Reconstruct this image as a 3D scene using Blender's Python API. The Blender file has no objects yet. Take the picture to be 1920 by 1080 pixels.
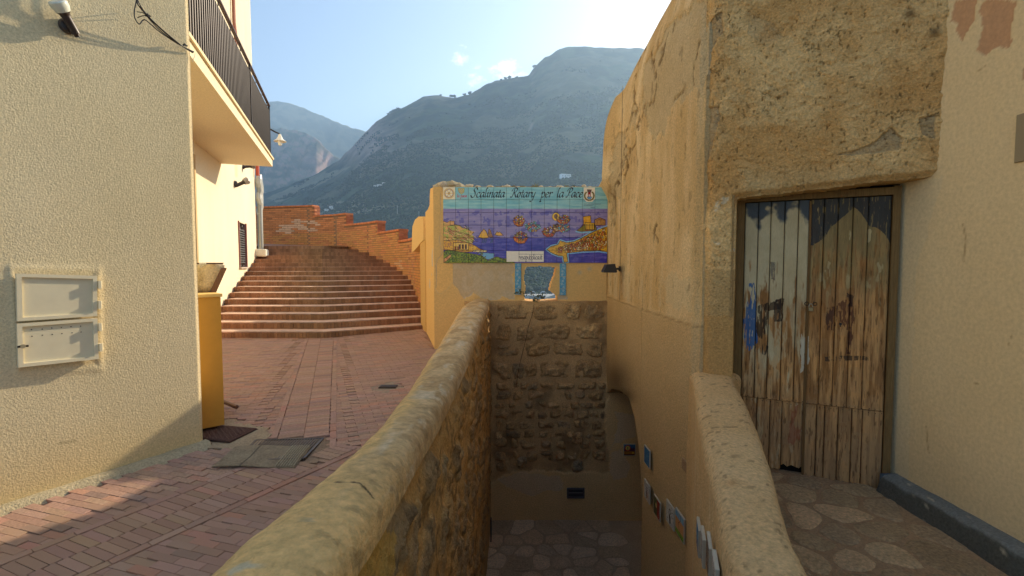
import bpy, math, random
import numpy as np
from mathutils import Vector, Matrix
random.seed(7)
RNG = np.random.default_rng(7)
S = bpy.context.scene
COL = S.collection

# ------------------------------------------------------------------ camera
CAMZ = 1.65; TH = math.radians(2.93); F = 900.0
cam_d = bpy.data.cameras.new('camera'); cam = bpy.data.objects.new('camera', cam_d)
COL.objects.link(cam); S.camera = cam
cam_d.lens = F/1920*36; cam_d.sensor_width = 36; cam_d.clip_start = .05; cam_d.clip_end = 20000
cam.location = (0, 0, CAMZ); cam.rotation_euler = (math.pi/2-TH, 0, 0)

# ------------------------------------------------------------------ light
SH = np.array([.661, .750]); SH = SH/np.linalg.norm(SH); TAN = .472
EL = math.atan(TAN); AZ = math.atan2(SH[0], SH[1])
SUN = Vector((SH[0]*math.cos(EL), SH[1]*math.cos(EL), math.sin(EL)))
sd = bpy.data.lights.new('sun', 'SUN'); so = bpy.data.objects.new('sun', sd); COL.objects.link(so)
sd.energy = 5.0; sd.angle = math.radians(.55); sd.color = (1.0, .84, .62)
so.rotation_euler = (-SUN).to_track_quat('-Z', 'Y').to_euler(); so.location = (20, 24, 30)

W = bpy.data.worlds.new('World'); S.world = W; W.use_nodes = True
nt = W.node_tree; N = nt.nodes; L = nt.links
bg = N['Background']; bg.inputs[1].default_value = .118
sky = N.new('ShaderNodeTexSky'); sky.sky_type = 'NISHITA'; sky.sun_disc = False
sky.sun_elevation = EL; sky.sun_rotation = AZ
sky.air_density = 1.0; sky.dust_density = 1.3; sky.ozone_density = 1.0; sky.altitude = 60
def cloud_nodes():
    tc = N.new('ShaderNodeTexCoord')
    nz = N.new('ShaderNodeTexNoise'); nz.inputs['Scale'].default_value = 30; nz.inputs['Detail'].default_value = 9
    nz.inputs['Roughness'].default_value = .6
    mp = N.new('ShaderNodeMapping'); mp.inputs['Scale'].default_value = (1, 1, 1.6)
    L.new(tc.outputs['Generated'], mp.inputs[0]); L.new(mp.outputs[0], nz.inputs['Vector'])
    total = None
    # small fair-weather clouds drifting over the ridge: direction (azimuth px, height px), size, density
    for px, py, rad, k in [(862, 112, .030, .55), (905, 142, .042, .75), (955, 136, .036, .95), (738, 60, .028, .25), (1172, 16, .050, 1.0),
                           (1130, 40, .035, .6), (1190, 80, .022, .9), (640, -80, .07, .3), (1500, -60, .12, .9), (250, 60, .1, .4), (1900, 120, .2, .8)]:
        u = (px-960)/F; v = (540-py)/F
        d = Vector((u, math.cos(TH)+v*math.sin(TH), -math.sin(TH)+v*math.cos(TH))).normalized()
        vd = N.new('ShaderNodeVectorMath'); vd.operation = 'DISTANCE'; vd.inputs[1].default_value = d
        L.new(tc.outputs['Generated'], vd.inputs[0])
        mr = N.new('ShaderNodeMapRange'); mr.inputs['From Min'].default_value = 0; mr.inputs['From Max'].default_value = rad*1.5
        mr.inputs['To Min'].default_value = k*.50; mr.inputs['To Max'].default_value = 0
        L.new(vd.outputs['Value'], mr.inputs['Value'])
        if total is None: total = mr.outputs[0]
        else:
            a = N.new('ShaderNodeMath'); a.operation = 'MAXIMUM'; L.new(total, a.inputs[0]); L.new(mr.outputs[0], a.inputs[1]); total = a.outputs[0]
    ad = N.new('ShaderNodeMath'); ad.operation = 'ADD'; L.new(nz.outputs['Fac'], ad.inputs[0]); L.new(total, ad.inputs[1])
    mr = N.new('ShaderNodeMapRange'); mr.inputs['From Min'].default_value = .76; mr.inputs['From Max'].default_value = .98
    L.new(ad.outputs[0], mr.inputs['Value'])
    mul = N.new('ShaderNodeMath'); mul.operation = 'MULTIPLY'; mul.inputs[1].default_value = .8; L.new(mr.outputs[0], mul.inputs[0])
    mx = N.new('ShaderNodeMix'); mx.data_type = 'RGBA'; L.new(mul.outputs[0], mx.inputs['Factor'])
    L.new(sky.outputs[0], mx.inputs['A']); mx.inputs['B'].default_value = (9, 8.7, 8.3, 1)
    return mx.outputs['Result']
L.new(cloud_nodes(), bg.inputs[0])
S.view_settings.view_transform = 'Standard'; S.view_settings.look = 'None'
S.view_settings.exposure = 0.94; S.view_settings.gamma = 1; S.view_settings.use_curve_mapping = False
S.cycles.max_bounces = 8; S.cycles.diffuse_bounces = 6; S.cycles.volume_bounces = 1
S.cycles.use_denoising = True

# ------------------------------------------------------------------ geometry of the view (for measuring the place)
CT, ST_ = math.cos(TH), math.sin(TH)
def ray(px, py):
    u = (px-960)/F; v = (540-py)/F
    return np.array([u, CT+v*ST_, -ST_+v*CT])
C0 = np.array([0, 0, CAMZ])
def at_y(px, py, Y):
    d = ray(px, py); return C0 + d*(Y/d[1])
def at_z(px, py, Z):
    d = ray(px, py); return C0 + d*((Z-CAMZ)/d[2])
def at_pl(px, py, P, n):
    d = ray(px, py); n = np.asarray(n, float); return C0 + d*(np.dot(np.asarray(P)-C0, n)/np.dot(d, n))
def proj(P):
    P = np.asarray(P, float); q = P-C0
    dep = q[..., 1]*CT - q[..., 2]*ST_; dep = np.where(dep < .05, .05, dep)
    up = q[..., 1]*ST_ + q[..., 2]*CT
    return 960+F*q[..., 0]/dep, 540-F*up/dep
def street_z(x, y): return .0365*y + 0*x

# ------------------------------------------------------------------ numeric noise
def _h(i, j, k, seed):
    n = (i*374761393 + j*668265263 + k*2147483647 + seed*1274126177) & 0xffffffff
    n = ((n ^ (n >> 13))*1274126177) & 0xffffffff
    return ((n ^ (n >> 16)) & 0xffff)/65535.0
def vnoise(P, seed=0):
    P = np.asarray(P, float); I = np.floor(P).astype(np.int64); f = P-I; f = f*f*(3-2*f)
    i, j, k = I[..., 0], I[..., 1], I[..., 2]; x, y, z = f[..., 0], f[..., 1], f[..., 2]
    r = 0
    for a in (0, 1):
        for b in (0, 1):
            for c in (0, 1):
                w = (x if a else 1-x)*(y if b else 1-y)*(z if c else 1-z)
                r = r + w*_h(i+a, j+b, k+c, seed)
    return r
def fbm(P, scale, octv=4, seed=0, rough=.5):
    P = np.asarray(P, float)*np.asarray(scale, float); a = 1; s = 0; t = 0
    for o in range(octv):
        s = s + a*vnoise(P, seed+o*17); t += a; a *= rough; P = P*2.03+5.1
    return s/t            # 0..1
def cells(P, scale, seed=0):
    """F1, F2 and a cell random of worley noise (3-D)"""
    P = np.asarray(P, float)*np.asarray(scale, float); I = np.floor(P).astype(np.int64)
    f1 = np.full(P.shape[:-1], 9.); f2 = f1.copy(); rid = np.zeros_like(f1)
    for a in (-1, 0, 1):
        for b in (-1, 0, 1):
            for c in (-1, 0, 1):
                i, j, k = I[..., 0]+a, I[..., 1]+b, I[..., 2]+c
                q = np.stack([i+_h(i, j, k, seed), j+_h(i, j, k, seed+1), k+_h(i, j, k, seed+2)], -1)
                d = np.linalg.norm(P-q, axis=-1)
                m = d < f1
                f2 = np.where(m, f1, np.minimum(f2, d)); rid = np.where(m, _h(i, j, k, seed+3), rid); f1 = np.where(m, d, f1)
    return f1, f2, rid
def sst(x, a, b):
    t = np.clip((x-a)/(b-a), 0, 1); return t*t*(3-2*t)
def inpoly(x, y, poly):
    r = np.zeros(np.shape(x), bool); n = len(poly)
    for i in range(n):
        x0, y0 = poly[i]; x1, y1 = poly[(i+1) % n]
        if y0 == y1: continue
        r ^= ((y0 > y) != (y1 > y)) & (x < (x1-x0)*(y-y0)/(y1-y0)+x0)
    return r
def pldist(x, y, pts):
    d = np.full(np.shape(x), 1e9)
    for (x0, y0), (x1, y1) in zip(pts[:-1], pts[1:]):
        dx, dy = x1-x0, y1-y0; t = np.clip(((x-x0)*dx+(y-y0)*dy)/(dx*dx+dy*dy+1e-9), 0, 1)
        d = np.minimum(d, np.hypot(x-x0-t*dx, y-y0-t*dy))
    return d
def lin(*c):
    c = np.array(c, float)/255; return np.where(c <= .04045, c/12.92, ((c+.055)/1.055)**2.4)
def mixc(a, b, t):
    t = np.asarray(t)[..., None]; return a*(1-t)+b*t

# ------------------------------------------------------------------ materials
MATS = {}
def vmat(name, rough=.9, nscale=30, namt=.12, bscale=90, bstr=.25, bdist=.01, spec=.3, metal=0, stretch=(1, 1, 1), img=None, wear=None):
    """surface whose base colour is the mesh colour attribute (or an image made above) x object colour x fine grain"""
    if name in MATS: return MATS[name]
    m = bpy.data.materials.new(name); m.use_nodes = True; n = m.node_tree.nodes; l = m.node_tree.links
    b = n['Principled BSDF']; b.inputs['Roughness'].default_value = rough; b.inputs['Metallic'].default_value = metal
    b.inputs['Specular IOR Level'].default_value = spec
    if img is None:
        at = n.new('ShaderNodeAttribute'); at.attribute_name = 'Col'; src = at.outputs['Color']
    else:
        at = n.new('ShaderNodeTexImage'); at.image = img; at.interpolation = 'Linear'; at.extension = 'EXTEND'; src = at.outputs['Color']
    oi = n.new('ShaderNodeObjectInfo')
    m1 = n.new('ShaderNodeMix'); m1.data_type = 'RGBA'; m1.blend_type = 'MULTIPLY'; m1.inputs['Factor'].default_value = 1
    l.new(src, m1.inputs['A']); l.new(oi.outputs['Color'], m1.inputs['B'])
    tc = n.new('ShaderNodeTexCoord'); mp = n.new('ShaderNodeMapping'); mp.inputs['Scale'].default_value = stretch
    l.new(tc.outputs['Object'], mp.inputs[0])
    nz = n.new('ShaderNodeTexNoise'); nz.inputs['Scale'].default_value = nscale; nz.inputs['Detail'].default_value = 7; nz.inputs['Roughness'].default_value = .65
    l.new(mp.outputs[0], nz.inputs['Vector'])
    mr = n.new('ShaderNodeMapRange'); mr.inputs['From Min'].default_value = .3; mr.inputs['From Max'].default_value = .7
    mr.inputs['To Min'].default_value = 1-namt; mr.inputs['To Max'].default_value = 1+namt; l.new(nz.outputs['Fac'], mr.inputs['Value'])
    m2 = n.new('ShaderNodeMix'); m2.data_type = 'RGBA'; m2.blend_type = 'MULTIPLY'; m2.inputs['Factor'].default_value = 1
    l.new(m1.outputs['Result'], m2.inputs['A'])
    cb = n.new('ShaderNodeCombineColor'); [l.new(mr.outputs[0], cb.inputs[i]) for i in range(3)]
    l.new(cb.outputs[0], m2.inputs['B']); out = m2.outputs['Result']
    if wear:      # (colour, scale, low, high): dirt blotches with a shape of their own
        wc, ws, wl, wh = wear
        wn = n.new('ShaderNodeTexNoise'); wn.inputs['Scale'].default_value = ws; wn.inputs['Detail'].default_value = 8; wn.inputs['Roughness'].default_value = .7
        l.new(tc.outputs['Object'], wn.inputs['Vector'])
        wr = n.new('ShaderNodeMapRange'); wr.inputs['From Min'].default_value = wl; wr.inputs['From Max'].default_value = wh; l.new(wn.outputs['Fac'], wr.inputs['Value'])
        m3 = n.new('ShaderNodeMix'); m3.data_type = 'RGBA'; l.new(wr.outputs[0], m3.inputs['Factor']); l.new(out, m3.inputs['A'])
        m3.inputs['B'].default_value = (*wc, 1); out = m3.outputs['Result']
    l.new(out, b.inputs['Base Color'])
    if bstr > 0:
        bn = n.new('ShaderNodeTexNoise'); bn.inputs['Scale'].default_value = bscale; bn.inputs['Detail'].default_value = 5; bn.inputs['Roughness'].default_value = .6
        l.new(mp.outputs[0], bn.inputs['Vector'])
        bp = n.new('ShaderNodeBump'); bp.inputs['Strength'].default_value = bstr; bp.inputs['Distance'].default_value = bdist
        l.new(bn.outputs['Fac'], bp.inputs['Height']); l.new(bp.outputs[0], b.inputs['Normal'])
    MATS[name] = m; return m

# ------------------------------------------------------------------ mesh helpers
def tag(o, label=None, cat=None, group=None, kind=None):
    if label: o['label'] = label
    if cat: o['category'] = cat
    if group: o['group'] = group
    if kind: o['kind'] = kind
    return o
def desat(c):
    c = np.asarray(c, float); l = (c@np.array([.3, .59, .11]))[..., None]; return l+(c-l)*.93
def mesh_np(name, V, Fq, col=None, smooth=False, uv=None):
    """V (n,3), Fq: array (m,4) or (m,3), or a list of index lists"""
    me = bpy.data.meshes.new(name); V = np.asarray(V, np.float32)
    if isinstance(Fq, np.ndarray):
        k = Fq.shape[1]; loops = Fq.reshape(-1).astype(np.int32); starts = np.arange(0, len(loops), k, dtype=np.int32); tot = np.full(len(Fq), k, np.int32)
    else:
        tot = np.array([len(f) for f in Fq], np.int32); loops = np.array([i for f in Fq for i in f], np.int32)
        starts = np.concatenate([[0], np.cumsum(tot)[:-1]]).astype(np.int32)
    me.vertices.add(len(V)); me.vertices.foreach_set('co', V.reshape(-1))
    me.loops.add(len(loops)); me.loops.foreach_set('vertex_index', loops)
    me.polygons.add(len(tot)); me.polygons.foreach_set('loop_start', starts)
    try: me.polygons.foreach_set('loop_total', tot)
    except Exception: pass
    me.polygons.foreach_set('use_smooth', np.full(len(tot), bool(smooth)))
    me.update(calc_edges=True); me.validate()
    ca = me.color_attributes.new('Col', 'FLOAT_COLOR', 'POINT')
    if col is None: col = np.ones((len(V), 3))
    else: col = desat(col)
    c4 = np.ones((len(V), 4), np.float32); c4[:, :3] = np.clip(col, 0, 1); ca.data.foreach_set('color', c4.reshape(-1))
    if uv is not None:
        ul = me.uv_layers.new(name='UV'); ul.data.foreach_set('uv', np.asarray(uv, np.float32)[loops].reshape(-1))
    return me
def wm(o):
    m = o.matrix_basis.copy()
    return m if o.parent is None else wm(o.parent) @ o.matrix_parent_inverse @ m
def adopt(o, parent):
    if parent is not None: o.parent = parent; o.matrix_parent_inverse = wm(parent).inverted()
def link(name, me, mat, parent=None, color=None, loc=None):
    o = bpy.data.objects.new(name, me); COL.objects.link(o)
    if mat is not None and not me.materials: me.materials.append(mat)
    adopt(o, parent)
    if color is not None: o.color = (*[float(c) for c in color], 1)
    if loc is not None: o.location = loc
    return o
def empty(name, label, cat, group=None, loc=(0, 0, 0), rot=0):
    o = bpy.data.objects.new(name, None); COL.objects.link(o); o.location = loc; o.rotation_euler = (0, 0, rot); o.empty_display_size = .1
    return tag(o, label, cat, group)
def copy_obj(o, parent=None):
    c = o.copy(); COL.objects.link(c); c.parent = parent; return c
def copy_tree(o, parent=None):
    c = copy_obj(o, parent)
    for ch in o.children: copy_tree(ch, c)
    return c

class MB:
    """collects polygons with colours"""
    def __init__(s): s.V = []; s.F = []; s.C = []
    def add(s, V, F, c=(1, 1, 1)):
        b = len(s.V); s.V += [tuple(v) for v in V]; s.F += [[i+b for i in f] for f in F]
        s.C += [tuple(c)]*len(V); return s
    def box(s, c, size, ax=None, col=(1, 1, 1), ch=0.0):
        """centre, full size, axes (3 unit rows), chamfer"""
        c = np.asarray(c, float); h = np.asarray(size, float)/2
        A = np.eye(3) if ax is None else np.asarray(ax, float)
        if ch <= 0:
            P = [c+A[0]*h[0]*i+A[1]*h[1]*j+A[2]*h[2]*k for k in (-1, 1) for j in (-1, 1) for i in (-1, 1)]
            return s.add(P, [[0, 2, 3, 1], [4, 5, 7, 6], [0, 1, 5, 4], [2, 6, 7, 3], [0, 4, 6, 2], [1, 3, 7, 5]], col)
        P = []
        for sx in (-1, 1):
            for sy in (-1, 1):
                for sz in (-1, 1):
                    for a in range(3):
                        q = h-ch; q = q.copy(); q[a] = h[a]
                        P.append(c+A[0]*q[0]*sx+A[1]*q[1]*sy+A[2]*q[2]*sz)
        def vi(sx, sy, sz, a): return (((sx > 0)*2+(sy > 0))*2+(sz > 0))*3+a
        Fs = []
        sg = (-1, 1)
        for a in range(3):
            o1, o2 = (a+1) % 3, (a+2) % 3
            for sa in sg:
                q = []
                for (p1, p2) in ((-1, -1), (1, -1), (1, 1), (-1, 1)):
                    t = [0, 0, 0]; t[a] = sa; t[o1] = p1; t[o2] = p2; q.append(vi(*t, a))
                Fs.append(q if sa > 0 else q[::-1])
        for a in range(3):       # edges along axis a, between faces o1 and o2
            o1, o2 = (a+1) % 3, (a+2) % 3
            for s1 in sg:
                for s2 in sg:
                    t0 = [0, 0, 0]; t0[a] = -1; t0[o1] = s1; t0[o2] = s2; t1 = list(t0); t1[a] = 1
                    q = [vi(*t0, o1), vi(*t1, o1), vi(*t1, o2), vi(*t0, o2)]
                    Fs.append(q[::-1] if s1*s2 > 0 else q)
        for sx in sg:
            for sy in sg:
                for sz in sg:
                    q = [vi(sx, sy, sz, 0), vi(sx, sy, sz, 1), vi(sx, sy, sz, 2)]; Fs.append(q if sx*sy*sz > 0 else q[::-1])
        return s.add(P, Fs, col)
    def prism(s, poly, z0, z1, col=(1, 1, 1)):
        """poly counter-clockwise in plan"""
        n = len(poly); P = [(x, y, z0) for x, y in poly]+[(x, y, z1) for x, y in poly]
        Fs = [list(range(n))[::-1], list(range(n, 2*n))]+[[i, (i+1) % n, n+(i+1) % n, n+i] for i in range(n)]
        return s.add(P, Fs, col)
    def extr(s, poly3, T, col=(1, 1, 1)):
        """3-D polygon swept by T"""
        n = len(poly3); P = [np.asarray(p, float) for p in poly3]; P += [p+np.asarray(T) for p in P]
        Fs = [list(range(n)), list(range(n, 2*n))[::-1]]+[[(i+1) % n, i, n+i, n+(i+1) % n] for i in range(n)]
        return s.add(P, Fs, col)
    def tube(s, pts, r, seg=8, col=(1, 1, 1), caps=True, r2=None):
        pts = [np.asarray(p, float) for p in pts]; n = len(pts); P = []; prev = None
        for i, p in enumerate(pts):
            t = (pts[min(i+1, n-1)]-pts[max(i-1, 0)]); t = t/(np.linalg.norm(t)+1e-9)
            if prev is None:
                a = np.cross(t, (0, 0, 1)); a = a if np.linalg.norm(a) > .05 else np.cross(t, (1, 0, 0))
            else: a = prev-t*np.dot(prev, t)
            a = a/np.linalg.norm(a); prev = a; b = np.cross(t, a)
            rr = r if r2 is None else r+(r2-r)*i/(n-1)
            if isinstance(r, (list, tuple)): rr = r[i]
            for k in range(seg):
                w = 2*math.pi*k/seg; P.append(p+a*rr*math.cos(w)+b*rr*math.sin(w))
        Fs = [[i*seg+k, i*seg+(k+1) % seg, (i+1)*seg+(k+1) % seg, (i+1)*seg+k] for i in range(n-1) for k in range(seg)]
        if caps: Fs += [list(range(seg))[::-1], list(range((n-1)*seg, n*seg))]
        return s.add(P, Fs, col)
    def lathe(s, prof, c, axis=(0, 0, 1), seg=20, col=(1, 1, 1)):
        """prof: (radius, height along axis)"""
        ax = np.asarray(axis, float); ax = ax/np.linalg.norm(ax); a = np.cross(ax, (0, 0, 1)); a = a if np.linalg.norm(a) > .05 else np.cross(ax, (1, 0, 0))
        a = a/np.linalg.norm(a); b = np.cross(ax, a); c = np.asarray(c, float); P = []
        for r, h in prof:
            for k in range(seg):
                w = 2*math.pi*k/seg; P.append(c+ax*h+(a*math.cos(w)+b*math.sin(w))*max(r, 1e-4))
        n = len(prof)
        Fs = [[i*seg+k, i*seg+(k+1) % seg, (i+1)*seg+(k+1) % seg, (i+1)*seg+k] for i in range(n-1) for k in range(seg)]
        return s.add(P, Fs, col)
    def mesh(s, name, smooth=False): return mesh_np(name, s.V, s.F, np.array(s.C), smooth)
    def build(s, name, mat, parent=None, color=None, smooth=False, recalc=True):
        me = s.mesh(name, smooth)
        if recalc:
            import bmesh
            bm = bmesh.new(); bm.from_mesh(me); bmesh.ops.recalc_face_normals(bm, faces=bm.faces); bm.to_mesh(me); bm.free()
        if smooth:
            try: me.set_sharp_from_angle(angle=math.radians(40))
            except Exception: pass
        return link(name, me, mat, parent, color)

def grid_faces(nv, nu, keep=None):
    i = np.arange((nv-1)*nu).reshape(nv-1, nu)[:, :-1]
    q = np.stack([i, i+1, i+nu+1, i+nu], -1)
    if keep is not None: q = q[keep]
    return q.reshape(-1, 4)
def solid(name, P, col, mat, T=None, keep=None, parent=None, smooth=True, backcol=None, flip=False):
    """dense sheet P (nv,nu,3) given thickness by T (vector)"""
    nv, nu = P.shape[:2]; V = P.reshape(-1, 3); C = np.broadcast_to(col, P.shape).reshape(-1, 3).copy(); Fq = grid_faces(nv, nu, keep)
    if flip: Fq = Fq[:, ::-1]
    if T is not None:
        used = np.unique(Fq); re = -np.ones(len(V), int); re[used] = np.arange(len(used)); V = V[used]; C = C[used]; Fq = re[Fq]
        e = np.concatenate([Fq[:, [0, 1]], Fq[:, [1, 2]], Fq[:, [2, 3]], Fq[:, [3, 0]]]); key = np.sort(e, 1); kk = key[:, 0]*10**7+key[:, 1]
        _, idx, cnt = np.unique(kk, return_index=True, return_counts=True); be = e[idx[cnt == 1]]
        n = len(V); T = np.asarray(T, float)
        # side walls get their own vertices so shading stays crisp
        sv = np.unique(be); rs = -np.ones(n, int); rs[sv] = np.arange(len(sv)); m = len(sv)
        V2 = np.concatenate([V, V[sv], V[sv]+T, V+T]); C2 = np.concatenate([C, C[sv], C[sv], C if backcol is None else np.broadcast_to(backcol, C.shape)])
        side = np.stack([n+rs[be[:, 1]], n+rs[be[:, 0]], n+m+rs[be[:, 0]], n+m+rs[be[:, 1]]], 1)
        Fq = np.concatenate([Fq, side, Fq[:, ::-1]+n+2*m]); V, C = V2, C2
    me = mesh_np(name, V, Fq, C, smooth)
    return link(name, me, mat, parent)
def interp(x, xs, ys): return np.interp(x, xs, ys)
def jit(a): return (random.random()*2-1)*a

def individual(name, items, meshfn, mat, parent, limit=300, stuffname=None):
    """items: dicts with c (centre), s (size), ax (axes rows), col.  The nearest become objects sharing one mesh, the rest one joined mesh."""
    items = sorted(items, key=lambda d: float(np.linalg.norm(np.asarray(d['c'])-C0)))
    near, far = items[:limit], items[limit:]
    me = meshfn(); me.materials.append(mat)
    for d in near:
        o = bpy.data.objects.new(name, me); COL.objects.link(o); adopt(o, parent)
        A = np.asarray(d['ax']); M = Matrix([[A[0][i]*d['s'][0], A[1][i]*d['s'][1], A[2][i]*d['s'][2], d['c'][i]] for i in range(3)]+[[0, 0, 0, 1]])
        o.matrix_basis = M
        o.color = (*[float(x) for x in d['col']], 1)
    if far:
        n = len(me.vertices); v = np.zeros(n*3, np.float32); me.vertices.foreach_get('co', v); v = v.reshape(-1, 3)
        Fs = [list(p.vertices) for p in me.polygons]
        k = len(Fs[0])
        V = []; FF = []; Cc = []
        for i, d in enumerate(far):
            A = np.asarray(d['ax'])*np.asarray(d['s'])[:, None]; V.append(v@A+np.asarray(d['c'])); Cc.append(np.tile(d['col'], (n, 1)))
            FF += [[q+i*n for q in f] for f in Fs]
        m2 = mesh_np(stuffname or name, np.concatenate(V), FF, np.concatenate(Cc))
        o = link(stuffname or name, m2, mat, parent); o['kind'] = 'stuff'
def unit_brick(ch=.0):
    def f():
        # unit box -0.5..0.5 with worn upper edge (top is +z)
        t = .488; V = [(x, y, z) for z, k in ((-.5, .5), (.40, .5), (.5, t)) for x, y in ((-k, -k), (k, -k), (k, k), (-k, k))]
        Fs = [[0, 1, 5, 4], [1, 2, 6, 5], [2, 3, 7, 6], [3, 0, 4, 7], [4, 5, 9, 8], [5, 6, 10, 9], [6, 7, 11, 10], [7, 4, 8, 11], [8, 9, 10, 11]]
        return mesh_np('brick', V, Fs)
    return f
# ================================================================== far country: sea, slopes, mountains
M_terr = vmat('terrain', .95, .02, .15, .05, .0)
M_fol = vmat('foliage', .9, .3, .2, 1, 0)
M_white = vmat('whitewash', .8, 2, .05, 5, 0)
def fan(name, u0, u1, nu, y0f, y1f, nv, Hf, zb, power, nz, colf, back=True):
    u = np.linspace(u0, u1, nu); t = np.concatenate([np.linspace(0, 1, nv), [1.04, 1.12, 1.3]]) if back else np.linspace(0, 1, nv)
    U, T = np.meshgrid(u, t); y0 = y0f(U); y1 = y1f(U); Y = y0+(y1-y0)*T; X = U*Y
    g = np.clip(T, 0, 1)**power; Z = zb+(Hf(U)-zb)*g
    Z = np.where(T > 1, Hf(U)-(T-1)*(Hf(U)-zb)*1.2, Z)
    P = np.stack([X, Y, Z], -1)
    Z = Z+nz(P, U, T); P[..., 2] = Z
    nrm = np.cross(np.gradient(P, axis=1), np.gradient(P, axis=0)); nrm /= np.linalg.norm(nrm, axis=-1, keepdims=True)+1e-9
    nrm *= np.sign(nrm[..., 2:3])
    C = colf(P, U, T, nrm)
    o = solid(name, P, C, M_terr, smooth=True, flip=True); tag(o, kind='structure'); return o, P, U, T, nrm
def pxH(tab, Y):
    xs = [(p[0]-960)/F for p in tab]; zs = [at_y(p[0], p[1], Y)[2] for p in tab]
    return lambda U: np.interp(U, xs, zs)
G_dark = lin(38, 54, 30); G_mid = lin(60, 78, 40); G_rock = lin(118, 106, 88); G_dry = lin(94, 90, 58)
# nearer big mountain
YR = 2600
main_tab = [(200, 420), (430, 392), (480, 368), (520, 356), (560, 340), (600, 322), (640, 300), (662, 276), (690, 245), (712, 226), (730, 215), (752, 205), (775, 192), (800, 181), (825, 180), (850, 184),
            (882, 178), (905, 164), (930, 152), (960, 147), (990, 140), (1003, 122), (1020, 106), (1042, 92), (1062, 86), (1095, 85), (1130, 88), (1190, 90), (1300, 120), (1500, 110), (1800, 150), (2200, 200)]
Hm = pxH(main_tab, YR)
def nz_main(P, U, T):
    w = sst(T, .0, .25)*(1-.85*sst(T, .86, 1.))
    # ribs and gullies running down the slope
    a = fbm(P, (1/420., 1/900., 0), 4, 3)-.5; b = np.abs(fbm(P, (1/150., 1/420., 0), 4, 11)-.5)
    return w*(a*100-b*70*sst(T, .2, .7))+(fbm(P, (1/70.,)*3, 4, 5)-.5)*26*sst(T, .02, .1)+(fbm(P, (1/18.,)*3, 3, 8)-.5)*5*sst(T, .02, .1)
def col_main(P, U, T, n):
    px, py = proj(P)
    v = fbm(P, (1/60., 1/60., 1/60.), 5, 21); d = fbm(P, (1/260., 1/260., 1/200.), 4, 31)
    C = mixc(G_dark, G_mid, sst(v, .4, .62))
    C = mixc(C, G_dry, sst(d+.3*(v-.5), .50, .62)*.75)
    steep = 1-n[..., 2]; C = mixc(C, G_rock, sst(steep+.35*(v-.5), .42, .62)*.9)
    cl = np.exp(-(((px-680)/55)**2+((py-262)/38)**2)); C = mixc(C, lin(165, 140, 125), np.clip(cl*1.4*v*1.5, 0, .85))
    scar = inpoly(px, py+14*(v-.5), [(560, 395), (640, 378), (690, 382), (730, 388), (700, 398), (620, 402)]) | inpoly(px, py+10*(v-.5), [(500, 372), (600, 325), (660, 312), (600, 345), (520, 380)])
    C = mixc(C, lin(150, 140, 110), scar*.6)
    return C*(.8+.4*fbm(P, (1/25.,)*3, 3, 77))[..., None]
_, PM, UM, TM, NM = fan('mountain', -.95, 1.25, 640, lambda U: 640+0*U, lambda U: YR+0*U, 300, Hm, -39, 1.35, nz_main, col_main)
# the gorge cliff behind it, left
crag_tab = [(200, 210), (400, 222), (480, 228), (520, 236), (545, 241), (575, 247), (598, 258), (612, 275), (628, 288), (645, 297), (665, 320), (720, 350), (800, 400)]
def nz_crag(P, U, T):
    return (fbm(P, (1/300., 1/600., 0), 4, 43)-.5)*90*(1-.8*sst(T, .8, 1))-np.abs(fbm(P, (1/90., 1/900., 0), 4, 45)-.5)*170*sst(T, .35, .7)*(1-.7*sst(T, .9, 1))+(fbm(P, (1/40.,)*3, 4, 47)-.5)*26
def col_crag(P, U, T, n):
    v = fbm(P, (1/60.,)*3, 5, 51); px, py = proj(P)
    C = mixc(lin(70, 76, 52), lin(110, 108, 78), sst(v, .4, .6)); st = 1-n[..., 2]
    C = mixc(C, lin(150, 122, 108), sst(st+.5*(v-.5), .38, .6)); C = mixc(C, lin(170, 130, 115), (np.exp(-(((px-590)/30)**2+((py-300)/22)**2))*v*1.3).clip(0, .8))
    return C
fan('crag', -.95, -.1, 330, lambda U: 2750+0*U, lambda U: 3500+0*U, 170, pxH(crag_tab, 3500), -20, 1.1, nz_crag, col_crag)
far_tab = [(200, 230), (420, 208), (470, 200), (510, 192), (528, 190), (550, 193), (580, 204), (610, 216), (640, 229), (662, 238), (685, 243), (720, 262), (800, 330), (900, 400)]
def nz_far(P, U, T): return (fbm(P, (1/500., 1/900., 0), 4, 63)-.5)*220*(1-.9*sst(T, .8, 1))-np.abs(fbm(P, (1/190., 1/800., 0), 4, 64)-.5)*200*(1-.95*sst(T, .8, 1))+(fbm(P, (1/50.,)*3, 3, 67)-.5)*20
def col_far(P, U, T, n):
    v = fbm(P, (1/80.,)*3, 5, 71); return mixc(lin(66, 76, 50), lin(112, 112, 80), sst(v, .4, .62))
fan('far_mountain', -.95, .1, 260, lambda U: 3600+0*U, lambda U: 4900+0*U, 120, pxH(far_tab, 4900), 0, 1.1, nz_far, col_far)

# sea and harbour water
M_sea = vmat('water', .25, .05, .1, .25, .5, .4, .5)
mb = MB(); mb.add([(-7000, -1000, -40), (7000, -1000, -40), (7000, 7000, -40), (-7000, 7000, -40)], [[0, 1, 2, 3]], lin(70, 92, 104))
tag(mb.build('sea', M_sea), kind='structure')
# hillside under the town, falling to the harbour
ys = np.concatenate([np.linspace(9, 20, 12), np.linspace(24, 330, 50)]); xs = np.linspace(-300, 300, 90)
X, Y = np.meshgrid(xs, ys); Z = -3.2-40*sst(Y, 12, 260)+(fbm(np.stack([X, Y, 0*X], -1), .05, 4, 81)-.5)*3
P = np.stack([X, Y, Z], -1); v = fbm(P, .1, 4, 82)
tag(solid('hillside', P, mixc(G_mid, G_dry, sst(v, .4, .6)), M_terr, flip=True), kind='structure')

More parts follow.
